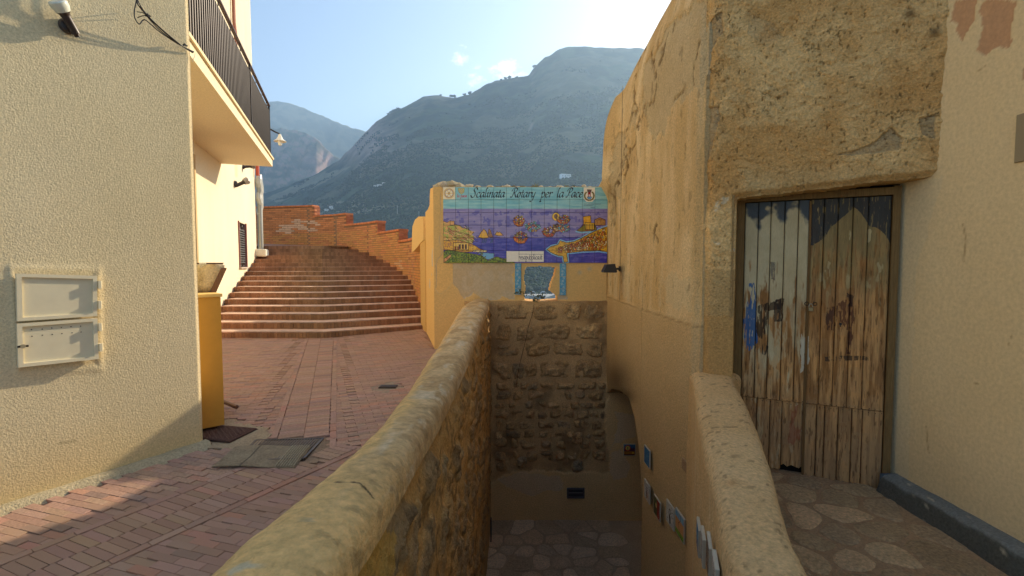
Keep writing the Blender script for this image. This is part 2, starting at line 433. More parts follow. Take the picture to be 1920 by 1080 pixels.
# woods on the slopes: uncountable, one object
def blob(): # rough low crown
    g = (1+5**.5)/2; V = np.array([(-1, g, 0), (1, g, 0), (-1, -g, 0), (1, -g, 0), (0, -1, g), (0, 1, g), (0, -1, -g), (0, 1, -g), (g, 0, -1), (g, 0, 1), (-g, 0, -1), (-g, 0, 1)])/1.9
    Fc = np.array([(0, 11, 5), (0, 5, 1), (0, 1, 7), (0, 7, 10), (0, 10, 11), (1, 5, 9), (5, 11, 4), (11, 10, 2), (10, 7, 6), (7, 1, 8), (3, 9, 4), (3, 4, 2), (3, 2, 6), (3, 6, 8), (3, 8, 9), (4, 9, 5), (2, 4, 11), (6, 2, 10), (8, 6, 7), (9, 8, 1)])
    return V, Fc
def scatter(name, centers, radii, cols, seed=1):
    bv, bf = blob(); n = len(centers); r = np.random.default_rng(seed)
    V = bv[None]*(radii[:, None, None])*r.uniform(.75, 1.25, (n, 12, 1))*np.array([1, 1, .85])+centers[:, None, :]
    Fq = bf[None]+12*np.arange(n)[:, None, None]; C = cols[:, None, :]*r.uniform(.65, 1.35, (n, 12, 1))
    me = mesh_np(name, V.reshape(-1, 3), Fq.reshape(-1, 3), C.reshape(-1, 3), False); return link(name, me, M_fol)
r = RNG
iu = r.integers(0, PM.shape[1]-1, 220000); iv = (r.random(220000)**1.2*292).astype(int)
Pc = PM[iv, iu]+r.uniform(-1, 1, (220000, 3))*[1.5, 2.5, 0]; Tc = TM[iv, iu]; pxm, pym = proj(Pc)
dens = fbm(Pc, (1/110.,)*3, 4, 91)+.25*(1-Tc)-.2*sst(Tc, .5, .98)
k = (dens > .50) & (pxm > 440) & (pxm < 1330)
Pc = Pc[k][:52000]; Tc = Tc[k][:52000]
rad = r.uniform(1.4, 3.6, len(Pc))*(.8+.6*np.clip((Pc[:, 1]-650)/1900, 0, 1)); Pc[:, 2] += rad*.5
cc = mixc(lin(26, 42, 20), lin(56, 74, 34), r.random(len(Pc)))
tag(scatter('woodland', Pc, rad, cc), kind='stuff')
def tree(x, y, z, h, w, lab, name='pine_tree', group=None, seed=0, tone=(50, 60, 40)):
    rr = np.random.default_rng(seed); t = empty(name, lab, 'tree', group, (x, y, z))
    MB().tube([(x, y, z-1), (x+.1*w*rr.normal(), y, z+h*.6)], .06*h, 6, lin(80, 66, 52), r2=.03*h).build('trunk', M_fol, t)
    n = 46; c = np.stack([x+rr.normal(0, w*.26, n), y+rr.normal(0, w*.26, n), z+h*.68+rr.normal(0, h*.14, n)], 1)
    o = scatter('crown', c, rr.uniform(.12, .24, n)*w, np.tile(lin(*tone), (n, 1)), seed); adopt(o, t)
    return t
# trees standing on the skyline of the ridge
sk = [(728, 214), (733, 212), (738, 210), (742, 207), (747, 206), (826, 179), (846, 181), (852, 182), (871, 178), (881, 176), (940, 150), (948, 148), (955, 147), (969, 146), (1002, 126)]
where = ['on the ridge where it steepens', 'lowest on the ridge', 'near the gorge head']
for i, (px, py) in enumerate(sk):
    p = at_y(px, py+1, YR-5); h = 12+(i*7 % 5)*1.6
    grp = [('on the steep ridge shoulder above the gorge', 0, 5), ('on the flat middle of the mountain skyline', 5, 5), ('on the ridge under the small clouds', 10, 5)][i//5]
    tree(p[0], p[1], p[2]-4, h, h*1.0, ['leftmost', 'second', 'third', 'fourth', 'rightmost'][i % 5]+' of five dark pines '+grp[0], group='pines on the mountain skyline', seed=i)
# trees by the shore seen through the wall opening and over the walls
for i, (px, py, Y) in enumerate([(990, 546, 640), (1008, 547, 655), (1030, 546, 650), (1046, 545, 645), (976, 545, 650)]):
    p = at_y(px, py, Y); tree(p[0], p[1], -40, 9+i % 3, 11, ['dark shore tree left of centre in the wall opening', 'shore tree behind the gap between the arched tents', 'dark shore tree right of the arched tents', 'shore tree at the right edge of the wall opening', 'shore tree at the left edge of the wall opening'][i], 'shore_tree', 'shore trees behind the harbour', 60+i, (56, 66, 48))

# ------------------------------------------------------------------ distant buildings, masts
def slope_pt(px, py):
    """first hit of the mountain sheet by a pixel ray"""
    d = ray(px, py); u = d[0]/d[1]; j = int(np.argmin(np.abs(UM[0]-u))); zz = CAMZ+PM[:, j, 1]*d[2]/d[1]; hit = np.where(PM[:, j, 2] >= zz)[0]
    i = int(hit[0]) if len(hit) else 290
    return PM[i, j]
def house(px, py, w, d, h, lab, name='white_house', rot=0., roofc=(190, 180, 170), gable=False, group=None, cat='house', wallc=(235, 233, 226)):
    p = slope_pt(px, py); t = empty(name, lab, cat, group, tuple(p)); ax = np.array([[math.cos(rot), math.sin(rot), 0], [-math.sin(rot), math.cos(rot), 0], [0, 0, 1]])
    MB().box(p+ax[1]*d/2+(0, 0, h/2-1), (w, d, h+2), ax, lin(*wallc)).build('wall', M_white, t)
    m = MB()
    if gable:
        a = p+ax[1]*d/2+np.array([0, 0, h])
        m.add([a-ax[0]*w*.53-ax[1]*d*.55, a+ax[0]*w*.53-ax[1]*d*.55, a+ax[0]*w*.53+ax[1]*d*.55, a-ax[0]*w*.53+ax[1]*d*.55, a-ax[0]*w*.53+ax[2]*h*.35, a+ax[0]*w*.53+ax[2]*h*.35], [[0, 1, 5, 4], [2, 3, 4, 5], [0, 4, 3], [1, 2, 5], [0, 3, 2, 1]], lin(*roofc))
    else: m.box(p+ax[1]*d/2+np.array([0, 0, h+.3]), (w*1.04, d*1.04, .6), ax, lin(*roofc))
    m.build('roof', M_white, t)
    n = max(2, int(w/5))
    for i in range(n):
        q = p+ax[0]*((i+.5)/n-.5)*w*.85-ax[1]*.1+np.array([0, 0, h*.55]); MB().box(q, (w/n*.3, .3, h*.35), ax, lin(60, 60, 62)).build('window', M_white, t)
    return t
hv = house(1058, 335, 15, 12, 12, 'white farmhouse with an arched front alone on the misty slope right of the sign wall', rot=.3, wallc=(250, 250, 250))
house(1068, 335, 12, 10, 9, 'lower white annexe beside the farmhouse on the slope above the sign', 'white_annexe', .3)
for px, py, w, h, la in [(703, 351, 12, 5, 'leftmost low white villa of the upper group on the green slope'), (711, 350, 14, 6, 'middle white villa of the upper group on the green slope'), (719, 347, 10, 6, 'rightmost small white villa of the upper group on the green slope'),
                         (610, 396, 11, 6, 'white house just behind the stepped brick wall, left one of two'), (620, 393, 10, 8, 'tall white house just behind the stepped brick wall, right one of two')]:
    house(px, py, w*1.0, 8, h, la, rot=jit(.4), gable=(px in (711, 620)))
for px, py, h, la in [(746, 403, 20, 'thin pale mast on the slope above the stepped brick wall'), (785, 410, 16, 'thin pale mast just left of the yellow wall top'), (675, 335, 14, 'pale pole standing on the middle slope')]:
    p = slope_pt(px, py); MB2 = MB().tube([p-[0, 0, 1], p+[0, 0, h]], .45, 6, lin(200, 200, 195), r2=.25).box(p+np.array([0, 0, h*.93]), (3.5, .3, .3), None, lin(200, 200, 195))
    tag(MB2.build('mast', M_white), la, 'mast')
# harbour: quay, two white fabric arches, lamp masts
mb = MB(); mb.box((40, 612, -39.2), (170, 34, 1.8), None, lin(165, 165, 158)); tag(mb.build('quay', M_white), kind='structure')
for i, (px, la) in enumerate([(999, 'left white arched tent on the quay seen through the wall opening'), (1019, 'right white arched tent on the quay seen through the wall opening')]):
    p = at_y(px, 552, 612); p[2] = -38.3; t = empty('arched_tent', la, 'tent', 'white arched tents on the quay', tuple(p))
    for j in range(3):
        MB().tube([p+np.array([4.0*math.cos(a), j*3-3, 4.4*math.sin(a)]) for a in np.linspace(0, math.pi, 13)], .28, 6, lin(170, 172, 172)).build('hoop', M_white, t)
    MB().extr([p+np.array([3.9*math.cos(a), -3.2, 4.2*math.sin(a)]) for a in np.linspace(.9, math.pi-.9, 7)], (0, 6, 0), lin(140, 146, 150)).build('canopy', M_white, t)
for px, la in [(1036, 'tall thin lamp mast right of the arched tents'), (1040, 'second lamp mast at the right edge of the wall opening')]:
    p = at_y(px, 555, 600); p[2] = -38.3; tag(MB().tube([p, p+[0, 0, 23]], .22, 6, lin(200, 200, 200)).box(p+np.array([0, 0, 23]), (1.6, .8, .3), None, lin(220, 220, 220)).build('lamp_mast', M_white), la, 'mast')
# low white roof just beyond the opening
p = at_y(1037, 560, 60); t = empty('boat_shed', 'white sloping shed roof just beyond the sill of the wall opening', 'shed', None, (p[0], 60, p[2]-3))
a = at_y(1021, 562, 60); b = at_y(1048, 553, 62)
MB().extr([a, a+[0, 0, .22], b+[0, 0, .22], b], (.5, 3, .1), lin(168, 168, 164)).build('roof', M_white, t)
MB().box((b[0]+.6, 66.3, b[2]-3.4), (1.0, 2.0, 4.2), None, lin(225, 222, 215)).build('wall', M_white, t)

# ------------------------------------------------------------------ air
hz = MB(); hz.box((0, 3000, 834), (14400, 8400, 1760)); hm = bpy.data.materials.new('air'); hm.use_nodes = True; hn = hm.node_tree.nodes; hn.clear()
ho = hn.new('ShaderNodeOutputMaterial'); hp = hn.new('ShaderNodeVolumePrincipled'); hp.inputs['Density'].default_value = .00014; hp.inputs['Color'].default_value = (.50, .73, 1, 1); hp.inputs['Anisotropy'].default_value = .4
hm.node_tree.links.new(hp.outputs[0], ho.inputs['Volume']); tag(hz.build('haze', hm), kind='stuff')
# ================================================================== paint by photograph-measured stains
def soft(px, py, poly, amp, P, sc=9, seed=1, edge=0):
    a = fbm(P, sc, 4, seed)-.5; b = fbm(P, sc, 4, seed+9)-.5
    return inpoly(px+a*amp, py+b*amp, poly).astype(float)
M_stucco = vmat('stucco', .95, 85, .22, 95, .8, .006, .15)
M_plaster = vmat('plaster', .92, 42, .12, 60, .22, .006, .2)
M_cap = vmat('weathered_render', .95, 30, .26, 65, 1.0, .012, .12, wear=((.36, .25, .13), 8, .60, .95))
M_rough = vmat('rough_render', .97, 60, .26, 80, .9, .018, .1)
M_brick = vmat('fired_brick', .88, 60, .24, 80, .5, .006, .25, wear=((.27, .22, .17), 2.6, .58, .8))
M_stone = vmat('stone', .95, 45, .36, 55, 1.0, .035, .12)
M_wood = vmat('old_wood', .8, 18, .28, 40, .6, .006, .2, stretch=(6, 6, .5))
M_paint = vmat('painted', .6, 12, .04, 40, .05, .002, .4)
M_metal = vmat('metal', .45, 20, .1, 60, .1, .002, .5, metal=.6)
M_black = vmat('black_plastic', .4, 20, .1, 60, .05, .002, .5)
M_glass = vmat('frosted_glass', .2, 12, .03, 40, .03, .001, .6)
M_leaf = vmat('leaf', .6, 30, .2, 60, .1, .002, .3)
M_glaze = vmat('glazed_edge', .3, 30, .05, 60, .05, .001, .5)

# ------------------------------------------------------------------ street
def xB(y): return -2.61-.35*y               # facade line of the house beyond
WD = np.array([.53, .848]); WD /= np.linalg.norm(WD); WN = np.array([WD[1], -WD[0]])
cA = at_z(382, 835, .145); cA = cA[:2]        # near corner of the cream house
def onA(s, z, off=0): # s metres back (towards the camera) from the corner
    p = cA-WD*s+WN*off; return np.array([p[0], p[1], z])
# street ground (mortar bed under the bricks)
xs = np.linspace(-7.5, -.45, 60); ys = np.linspace(-4, 10.6, 120); X, Y = np.meshgrid(xs, ys); Z = street_z(X, Y)-.006
P = np.stack([X, Y, Z], -1); v = fbm(P, 3, 4, 101)
street = solid('street', P, mixc(lin(138, 108, 88), lin(160, 128, 106), v), M_plaster, T=(0, 0, -.2)); tag(street, kind='structure')
# strip axis
s_up0 = at_z(601, 641, .29); s_up1 = at_z(566, 838, .15); s_lo0 = at_z(545, 872, .13); s_lo1 = at_z(45, 1090, .07)
def seg(a, b): a, b = a[:2], b[:2]; d = b-a; l = np.linalg.norm(d); d = d/l; return a, d, l
YJ = 3.93
def brick_at(c, ang, l, w, col, dz=0):
    ca, sa = math.cos(ang), math.sin(ang); x, y = c
    ax = np.array([[ca, sa, .0365*sa], [-sa, ca, .0365*ca], [0, -.0365, 1]]); ax /= np.linalg.norm(ax, axis=1, keepdims=True)
    return dict(c=(x, y, street_z(x, y)+.0+dz), s=(l-.0022, w-.0022, .028), ax=ax, col=col)
def brick_col():
    b = lin(174, 138, 114)*(.90+.2*random.random()); k = random.random()
    if k < .08: b = lin(158, 128, 110)*(.88+.2*random.random())
    elif k < .16: b = lin(184, 136, 110)*(.92+.16*random.random())
    return np.clip(b*np.array([1, 1+jit(.05), 1+jit(.07)]), 0, 1)
bricks = []
def curb_dist(x, y): return (np.array([x, y])-cA)@WN
def street_ok(x, y):
    if y < 4.15 and curb_dist(x, y) < .075: return False
    if y >= 3.95 and x < xB(y)+.02: return False
    xo = -.66-.02*min(max(y, 0), 8)
    if x > xo+.06: return False
    # steps front
    if x < -3.35 and y > 8.52: return False
    if x >= -3.35 and y > 8.5+(x+3.35)*.59: return False
    if y > 7.55 and x > -1.24-.26*(y-7.6): return False
    return True
def zone(x, y):   # which strip governs
    return 0 if y > YJ-.12*(x+1.8) else 1
axes = [seg(s_up1, s_up0), seg(s_lo1, s_lo0)]
BL, BW = .178, .0535
holes = []
def in_hole(x, y):
    for poly in holes:
        if inpoly(np.array([x]), np.array([y]), poly)[0]: return True
    return False
def rect_px(pts, z): return [tuple(at_z(px, py, z)[:2]) for px, py in pts]
holes.append(rect_px([(378, 800), (428, 790), (500, 810), (512, 818), (470, 842), (384, 842)], .15))     # concrete round the manhole
holes.append(rect_px([(470, 826), (612, 822), (628, 836), (585, 868), (455, 872)], .145))                   # grate
holes.append(rect_px([(708, 722), (744, 719), (748, 731), (712, 733)], .2))
for zi, (a, d, l) in enumerate(axes):
    nrm = np.array([d[1], -d[0]])       # to the right
    HW = .25
    rowdir = nrm if zi == 1 else None
    for side in (-1, 0, 1):
        tmax = 6.5
        if side == 0:
            n = int((l+2.4)/BW)
            for i in range(-24, n):
                for q in (-1, 1):
                    c = a+d*(i*BW)+nrm*(q*.1025)
                    if zone(*c) == zi and street_ok(*c) and not in_hole(*c): bricks.append(brick_at(c, math.atan2(nrm[1], nrm[0])+(.16 if zi else 0), .205, BW-.0015*zi, brick_col(), jit(.0012)))
            for q in (-1, 1):      # single border rows along the strip
                for i in range(-8, int((l+2.4)/BL)):
                    c = a+d*(i*BL)+nrm*(q*.238)
                    if zone(*c) == zi and street_ok(*c) and not in_hole(*c): bricks.append(brick_at(c, math.atan2(d[1], d[0]), BL, BW, brick_col(), jit(.002)))
        else:
            # running-bond field; rows roughly across the strip
            ang0 = math.atan2(nrm[1], nrm[0])+(math.radians(-6) if zi == 0 and side < 0 else math.radians(3) if zi == 0 else math.radians(15))
            e = np.array([math.cos(ang0), math.sin(ang0)]); f = np.array([-e[1], e[0]]); o = a+nrm*side*.27
            for r_ in range(-90, 150):
                off = (r_ % 2)*.5+(r_ % 3)*.02
                for k_ in range(-36, 36):
                    c = o+f*(r_*BW)+e*((k_+off)*BL)
                    if ((c-a)@nrm)*side < .27-.09: continue
                    if c[1] < -1.2 or zone(*c) != zi or not street_ok(*c) or in_hole(*c): continue
                    if curb_dist(*c) > 4.5: continue
                    bricks.append(brick_at(c, ang0+jit(.006), BL, BW, brick_col(), jit(.0015)-.006*(((c-a)@nrm)*side < .40)))
# bricks in view first
def seen(d):
    x, y = proj(np.array(d['c'])); return d['c'][1] > .8 and -60 < x < 1000 and y < 1110
bv = [d for d in bricks if seen(d)]; bo = [d for d in bricks if not seen(d)]
individual('brick', bv, unit_brick(), M_brick, street, 300, 'brick_paving')
if bo:
    mo = MB()
    for d in bo: mo.box(d['c'], d['s'], d['ax'], d['col'])
    o = mo.build('brick_paving', M_brick, street, recalc=False); o['kind'] = 'stuff'
print('street bricks', len(bricks), len(bv))
# concrete footing strip along the cream house and patch round the manhole
s_ = np.linspace(-.02, 5, 90); t_ = np.linspace(0, 1, 8); Sg, Tg = np.meshgrid(s_, t_)
w = .115+.02*np.sin(Sg*5); X = cA[0]-WD[0]*Sg+WN[0]*(Tg*w-.01); Y = cA[1]-WD[1]*Sg+WN[1]*(Tg*w-.01)
Z = street_z(X, Y)+.05*(1-sst(Tg, .5, 1))+.012*(fbm(np.stack([X, Y, 0*X], -1), 14, 4, 111)-.5)-.004
P = np.stack([X, Y, Z], -1); tag(solid('footing_strip', P, mixc(lin(172, 158, 124), lin(200, 184, 146), fbm(P, 8, 4, 112)), M_rough, T=(0, 0, -.1), flip=True), kind='structure')
def ground_patch(name, poly, z, dz, c0, c1, mat=M_rough, res=.02):
    xs = np.arange(min(p[0] for p in poly), max(p[0] for p in poly), res); ys = np.arange(min(p[1] for p in poly), max(p[1] for p in poly), res)
    X, Y = np.meshgrid(xs, ys); Q = np.stack([X, Y, 0*X], -1); j = (fbm(Q, 12, 3, 113)-.5)*.09
    keep = inpoly(X+j, Y+j, poly)[:-1, :-1]; Z = street_z(X, Y)+dz+.008*(fbm(Q, 20, 4, 114)-.5); P = np.stack([X, Y, Z], -1)
    return tag(solid(name, P, mixc(c0, c1, fbm(P, 9, 4, 115)), mat, T=(0, 0, -.04), keep=keep), kind='structure')
ground_patch('concrete_patch', holes[0], .15, .012, lin(164, 142, 110), lin(192, 170, 134))
ground_patch('mortar_surround', holes[1], .145, .006, lin(146, 122, 96), lin(172, 146, 116))
ground_patch('mortar_ring', rect_px([(684, 727), (706, 716), (750, 716), (757, 730), (716, 740)], .2), .2, .0125, lin(150, 132, 112), lin(172, 156, 130), res=.01)

# manhole cover with a raised lozenge tread, grate, floor drain
def plate_axes(pts, z):
    q = [at_z(px, py, z) for px, py in pts]
    c = sum(q)/4; e = (q[1]-q[0]+q[2]-q[3])/2; f = (q[3]-q[0]+q[2]-q[1])/2; return c, e, f, q
c, e, f, q = plate_axes([(352, 822), (415, 797), (476, 808), (430, 830)], .163)
t = empty('manhole_cover', 'rusty square cast iron cover with lozenge tread set in concrete beside the yellow cabinet', 'manhole cover', None, tuple(c))
el, fl = np.linalg.norm(e), np.linalg.norm(f); en, fn = e/el, f/fl; fn = fn-en*(fn@en); fn /= np.linalg.norm(fn); up = np.cross(en, fn); up *= np.sign(up[2])
MB().box(c+up*.004, (el, fl, .022), [en, fn, up], lin(105, 78, 66), .004).build('plate', M_rough, t)
m = MB()
for i in range(13):
    for j in range(13):
        a = math.pi/4 if (i+j) % 2 else -math.pi/4; ee = en*math.cos(a)+fn*math.sin(a); ff = -en*math.sin(a)+fn*math.cos(a)
        m.box(c+en*el*((i+.5)/13-.5)*.92+fn*fl*((j+.5)/13-.5)*.92+up*.017, (.028, .008, .007), [ee, ff, up], lin(128, 96, 80))
m.build('tread_pattern', M_rough, t)
MB().extr([c+en*el*.515*i+fn*fl*.515*j+up*.001 for i, j in ((-1, -1), (1, -1), (1, 1), (-1, 1))], up*.005, lin(82, 62, 54)).build('rim', M_rough, t)
# grate
c, e, f, q = plate_axes([(480, 829), (606, 826), (570, 864), (442, 868)], .138)
el, fl = np.linalg.norm(e), np.linalg.norm(f); en = e/el; fn = f/fl
t = empty('drain_grate', 'dark steel street drain grate with slanting bars half covered by a grey mat', 'drain grate', None, tuple(c))
MB().extr([q[0]+(0, 0, -.03), q[1]+(0, 0, -.03), q[2]+(0, 0, -.03), q[3]+(0, 0, -.03)], (0, 0, .008), lin(26, 22, 20)).build('pit_floor', M_rough, t)
for i in range(24):
    k = (i+.5)/24; a = q[0]+(q[1]-q[0])*k; b = q[3]+(q[2]-q[3])*k
    MB().extr([a-en*.0045, a+en*.0045, b+en*.0045, b-en*.0045], (0, 0, .020), lin(110, 94, 78)).build('bar', M_metal, t)
for a, b in ((0, 1), (1, 2), (2, 3), (3, 0)):
    m = MB(); d = (q[b]-q[a]); d /= np.linalg.norm(d); s2 = np.cross(d, (0, 0, 1))*.008
    m.extr([q[a]-s2, q[a]+s2, q[b]+s2, q[b]-s2], (0, 0, .022), lin(94, 80, 68)); m.build('frame_side', M_metal, t)
# mat
q = [at_z(442, 834.5, .186), at_z(583, 833, .186), at_z(553, 872, .164), at_z(397, 872, .162)]
t = empty('door_mat', 'worn grey ribbed rubber mat lying across the street drain', 'mat', None, tuple((q[0]+q[2])/2))
nu, nv = 60, 26; U, Vv = np.meshgrid(np.linspace(0, 1, nu), np.linspace(0, 1, nv))
P = ((1-U)*(1-Vv))[..., None]*q[0]+(U*(1-Vv))[..., None]*q[1]+(U*Vv)[..., None]*q[2]+((1-U)*Vv)[..., None]*q[3]
P[..., 2] += .006*np.sin(U*5.5)+.004*np.sin(Vv*7+U*3)-.012+.003*fbm(P, 20, 2, 5)
Cm = mixc(lin(172, 154, 122), lin(134, 118, 94), fbm(P, 14, 4, 6)); Cm = mixc(Cm, lin(90, 82, 70), (np.abs(U-.34-.12*(1-Vv)*0) < .012)*1.)
solid('sheet', P, Cm, M_rough, T=(0, 0, -.008), parent=t, flip=True)
for i in range(8):
    k = .76+i*.031; a = q[0]*(1-k)+q[1]*k; b = q[3]*(1-k)+q[2]*k; MB().tube([a+(0, 0, -.002+.006*math.sin(k*5.5)), (a+b)/2+(0, 0, .0+.006*math.sin(k*5.5+1)), b+(0, 0, -.003+.006*math.sin(k*5.5))], .005, 6, lin(180, 168, 138)).build('rib', M_rough, t)
# small floor drain
c = at_z(728, 726, .212); t = empty('floor_drain', 'small dark rectangular drain cover ringed with mortar by the low wall', 'drain cover', None, tuple(c))
MB().box(c+(0, 0, .004), (.2, .115, .02), None, lin(70, 56, 44), .003).build('frame', M_metal, t)
for i in range(9): MB().box(c+np.array([(i-4)*.02, 0, .016]), (.008, .09, .008), None, lin(100, 84, 66)).build('slot_bar', M_metal, t)

# ------------------------------------------------------------------ cream house on the left
hA = empty('cream_house', 'cream rough-stuccoed house wall at the left edge with a meter cupboard', 'house', None, tuple(onA(0, 0)))
ss = np.concatenate([np.linspace(0, 1.75, 300), np.linspace(1.8, 6, 30)]); zs = np.linspace(-.1, 4.6, 480)
Sg, Zg = np.meshgrid(ss, zs); P = np.zeros(Sg.shape+(3,)); P[..., 0] = cA[0]-WD[0]*Sg; P[..., 1] = cA[1]-WD[1]*Sg; P[..., 2] = Zg
px, py = proj(P)
dsp = .010*(fbm(P, 1.3, 3, 121)-.5)+.0008*(fbm(P, 60, 2, 122)-.5)
# raised rim of render round the meter cupboard
rim = [(20, 503), (184, 506), (188, 690), (34, 700)]; dd = pldist(px, py, rim+[rim[0]]); dsp += .005*np.exp(-(dd/7)**2)*(.6+.8*fbm(P, 18, 3, 123))
rnd = sst(Sg, 0, .03); dsp -= .012*(1-rnd)
P += np.append(WN, 0)*dsp[..., None]
v = fbm(P, (2, 2, .9), 4, 124); Cw = mixc(lin(218, 198, 150), lin(228, 210, 168), v)
low = sst(-Zg+.25*(fbm(P, 2.2, 4, 125)-.5), -.75, .05); Cw = mixc(Cw, lin(214, 184, 116), low*.75)
Cw = mixc(Cw, lin(150, 130, 90), sst(pldist(px, py, [(110, 832), (142, 826)]), 3, 0)*.6)
Cw = mixc(Cw, lin(225, 185, 120), sst(pldist(px, py, [(290, 55), (330, 75)]), 16, 0)*.35*v)
solid('facade', P, Cw, M_stucco, T=np.append(-WN, 0)*.05, parent=hA)
ex = np.array([-WD[1], WD[0]])      # return direction of the house
def A2(s, d): p = cA-WD*s+ex*d; return (p[0], p[1])
MB().prism([A2(.006, .03), A2(.006, 2.6), A2(6, 2.6), A2(6, .03)], -.2, 6.5, lin(216, 204, 164)).build('side_wall', M_stucco, hA)
MB().prism([A2(.012, .01), A2(.012, .045), A2(6, .045), A2(6, .01)], 4.55, 6.5, lin(216, 204, 164)).build('upper_facade', M_stucco, hA)
# meter cupboard
def sA(px, py, off=0):
    p = at_pl(px, py, onA(0, 0, off), np.append(WN, 0)); return -((p[:2]-cA)@WD), p[2]
s0, z0 = sA(27, 513); s1, z1 = sA(178, 517); s2, z2 = sA(178, 592); s3, z3 = sA(29, 602); s4, z4 = sA(31, 688); s5, z5 = sA(181, 672)
print('meter', [round(v, 3) for v in (s0, z0, s1, z1, s2, z2, s3, z3, s4, z4, s5, z5)])
axA = [np.append(WD, 0), np.append(WN, 0), np.array([0, 0, 1.])]
mc = empty('meter_cupboard', 'cream two-door metal meter cupboard let into the stuccoed wall', 'meter box', None, tuple(onA((s0+s1)/2, z4)))
CB = lin(226, 214, 178)
def mdoor(q4, holes_, latch):
    (sa, za), (sb, zb_), (sc, zc), (sd_, zd) = q4      # tl, tr, br, bl
    d = MB(); P4 = [onA(s, z, .012) for s, z in q4]; d.extr(P4, np.append(WN, 0)*.018, CB); door = d.build('door', M_paint, mc)
    cen = sum(P4)/4; fr = []
    for i in range(4):
        a, b = P4[i], P4[(i+1) % 4]; ai, bi = a+(cen-a)*np.array([.16]), b+(cen-b)*.16
        # rails of even width
        def ins(p): v_ = cen-p; v_[2] = math.copysign(.022, v_[2]); h_ = np.linalg.norm(v_[:2]); v_[:2] *= .024/h_; return p+v_
        m = MB(); m.extr([p+np.append(WN, 0)*.018 for p in (a, b, ins(b), ins(a))], np.append(WN, 0)*.012, CB*1.02); m.build('rail', M_paint, door)
    for hs, hz_ in holes_: MB().lathe([(0, .0006), (.0035, .0006), (.0035, -.004)], onA(hs, hz_, .0302), np.append(WN, 0), 10, lin(40, 30, 28)).build('vent_hole', M_black, door)
    for k in (.22, .72):
        p = P4[1]+(P4[2]-P4[1])*k+np.append(WD, 0)*.01+np.append(WN, 0)*.03
        MB().box(p, (.014, .026, .055), axA, CB).tube([p+np.array([0, 0, -.026])+axA[0]*.008, p+np.array([0, 0, .026])+axA[0]*.008], .008, 8, CB).build('hinge', M_paint, door)
    return door
mdoor([(s0, z0), (s1, z1), (s2, z2), (s3, z3)], [sA(39, 554, .03)], 0)
hl = [sA(px, py, .03) for px, py in [(59, 618), (79, 617), (97, 615), (115, 614), (133, 612.5), (151, 611.5), (60, 630.5), (79.5, 628.5), (98, 627), (116, 625.5), (135, 624), (152, 622.5)]]
dr = mdoor([(s3+.003, z3-.014), (s2, z2-.014), (s5, z5), (s4, z4)], hl, 1)
ls, lz = sA(38, 648, .03); p = onA(ls, lz, .03)
MB().lathe([(0, .06), (.013, .06), (.013, .045), (.006, .04), (.006, 0)], p, np.append(WN, 0), 12, lin(190, 180, 150)).box(p+axA[1]*.055, (.05, .006, .012), axA, lin(60, 50, 44)).build('latch', M_metal, dr)

# spotlight high on the cream wall
def fixture(P0, nrm, aim, sc, lab, name='wall_spotlight', glass=(222, 224, 205), body=(62, 50, 46)):
    P0 = np.asarray(P0, float); nrm = np.asarray(nrm, float); nrm /= np.linalg.norm(nrm); aim = np.asarray(aim, float); aim /= np.linalg.norm(aim)
    t = empty(name, lab, 'wall light', None, tuple(P0)); b = lin(*body)
    MB().lathe([(0, 0), (.058*sc, 0), (.062*sc, .012*sc), (.05*sc, .035*sc), (.02*sc, .045*sc), (0, .045*sc)], P0, nrm, 24, b).build('wall_plate', M_black, t, smooth=True)
    j = P0+nrm*.075*sc
    MB().tube([P0+nrm*.03*sc, j], .016*sc, 10, b).lathe([(.0, -.022*sc), (.022*sc, -.018*sc), (.022*sc, .018*sc), (0, .022*sc)], j, np.cross(nrm, (0, 0, 1)), 14, b).build('swivel', M_black, t, smooth=True)
    s = j-aim*.075*sc
    MB().lathe([(0, -.02*sc), (.018*sc, -.018*sc), (.020*sc, 0), (.030*sc, .006*sc), (.032*sc, .13*sc), (.036*sc, .15*sc), (.05*sc, .165*sc)], s, aim, 24, b).build('housing', M_black, t, smooth=True)
    MB().lathe([(.05*sc, .165*sc), (.062*sc, .20*sc), (.064*sc, .235*sc), (.056*sc, .245*sc), (0, .243*sc)], s, aim, 28, lin(*glass)).build('lens', M_glass, t, smooth=True)
    return t
a, b = sA(126, 50); P0 = onA(a, b, .0)
fixture(P0, np.append(WN, 0), np.append(-WD*.55+WN*.30, .80), .80, 'black wall spotlight with a pale glass lens high on the cream stuccoed wall')
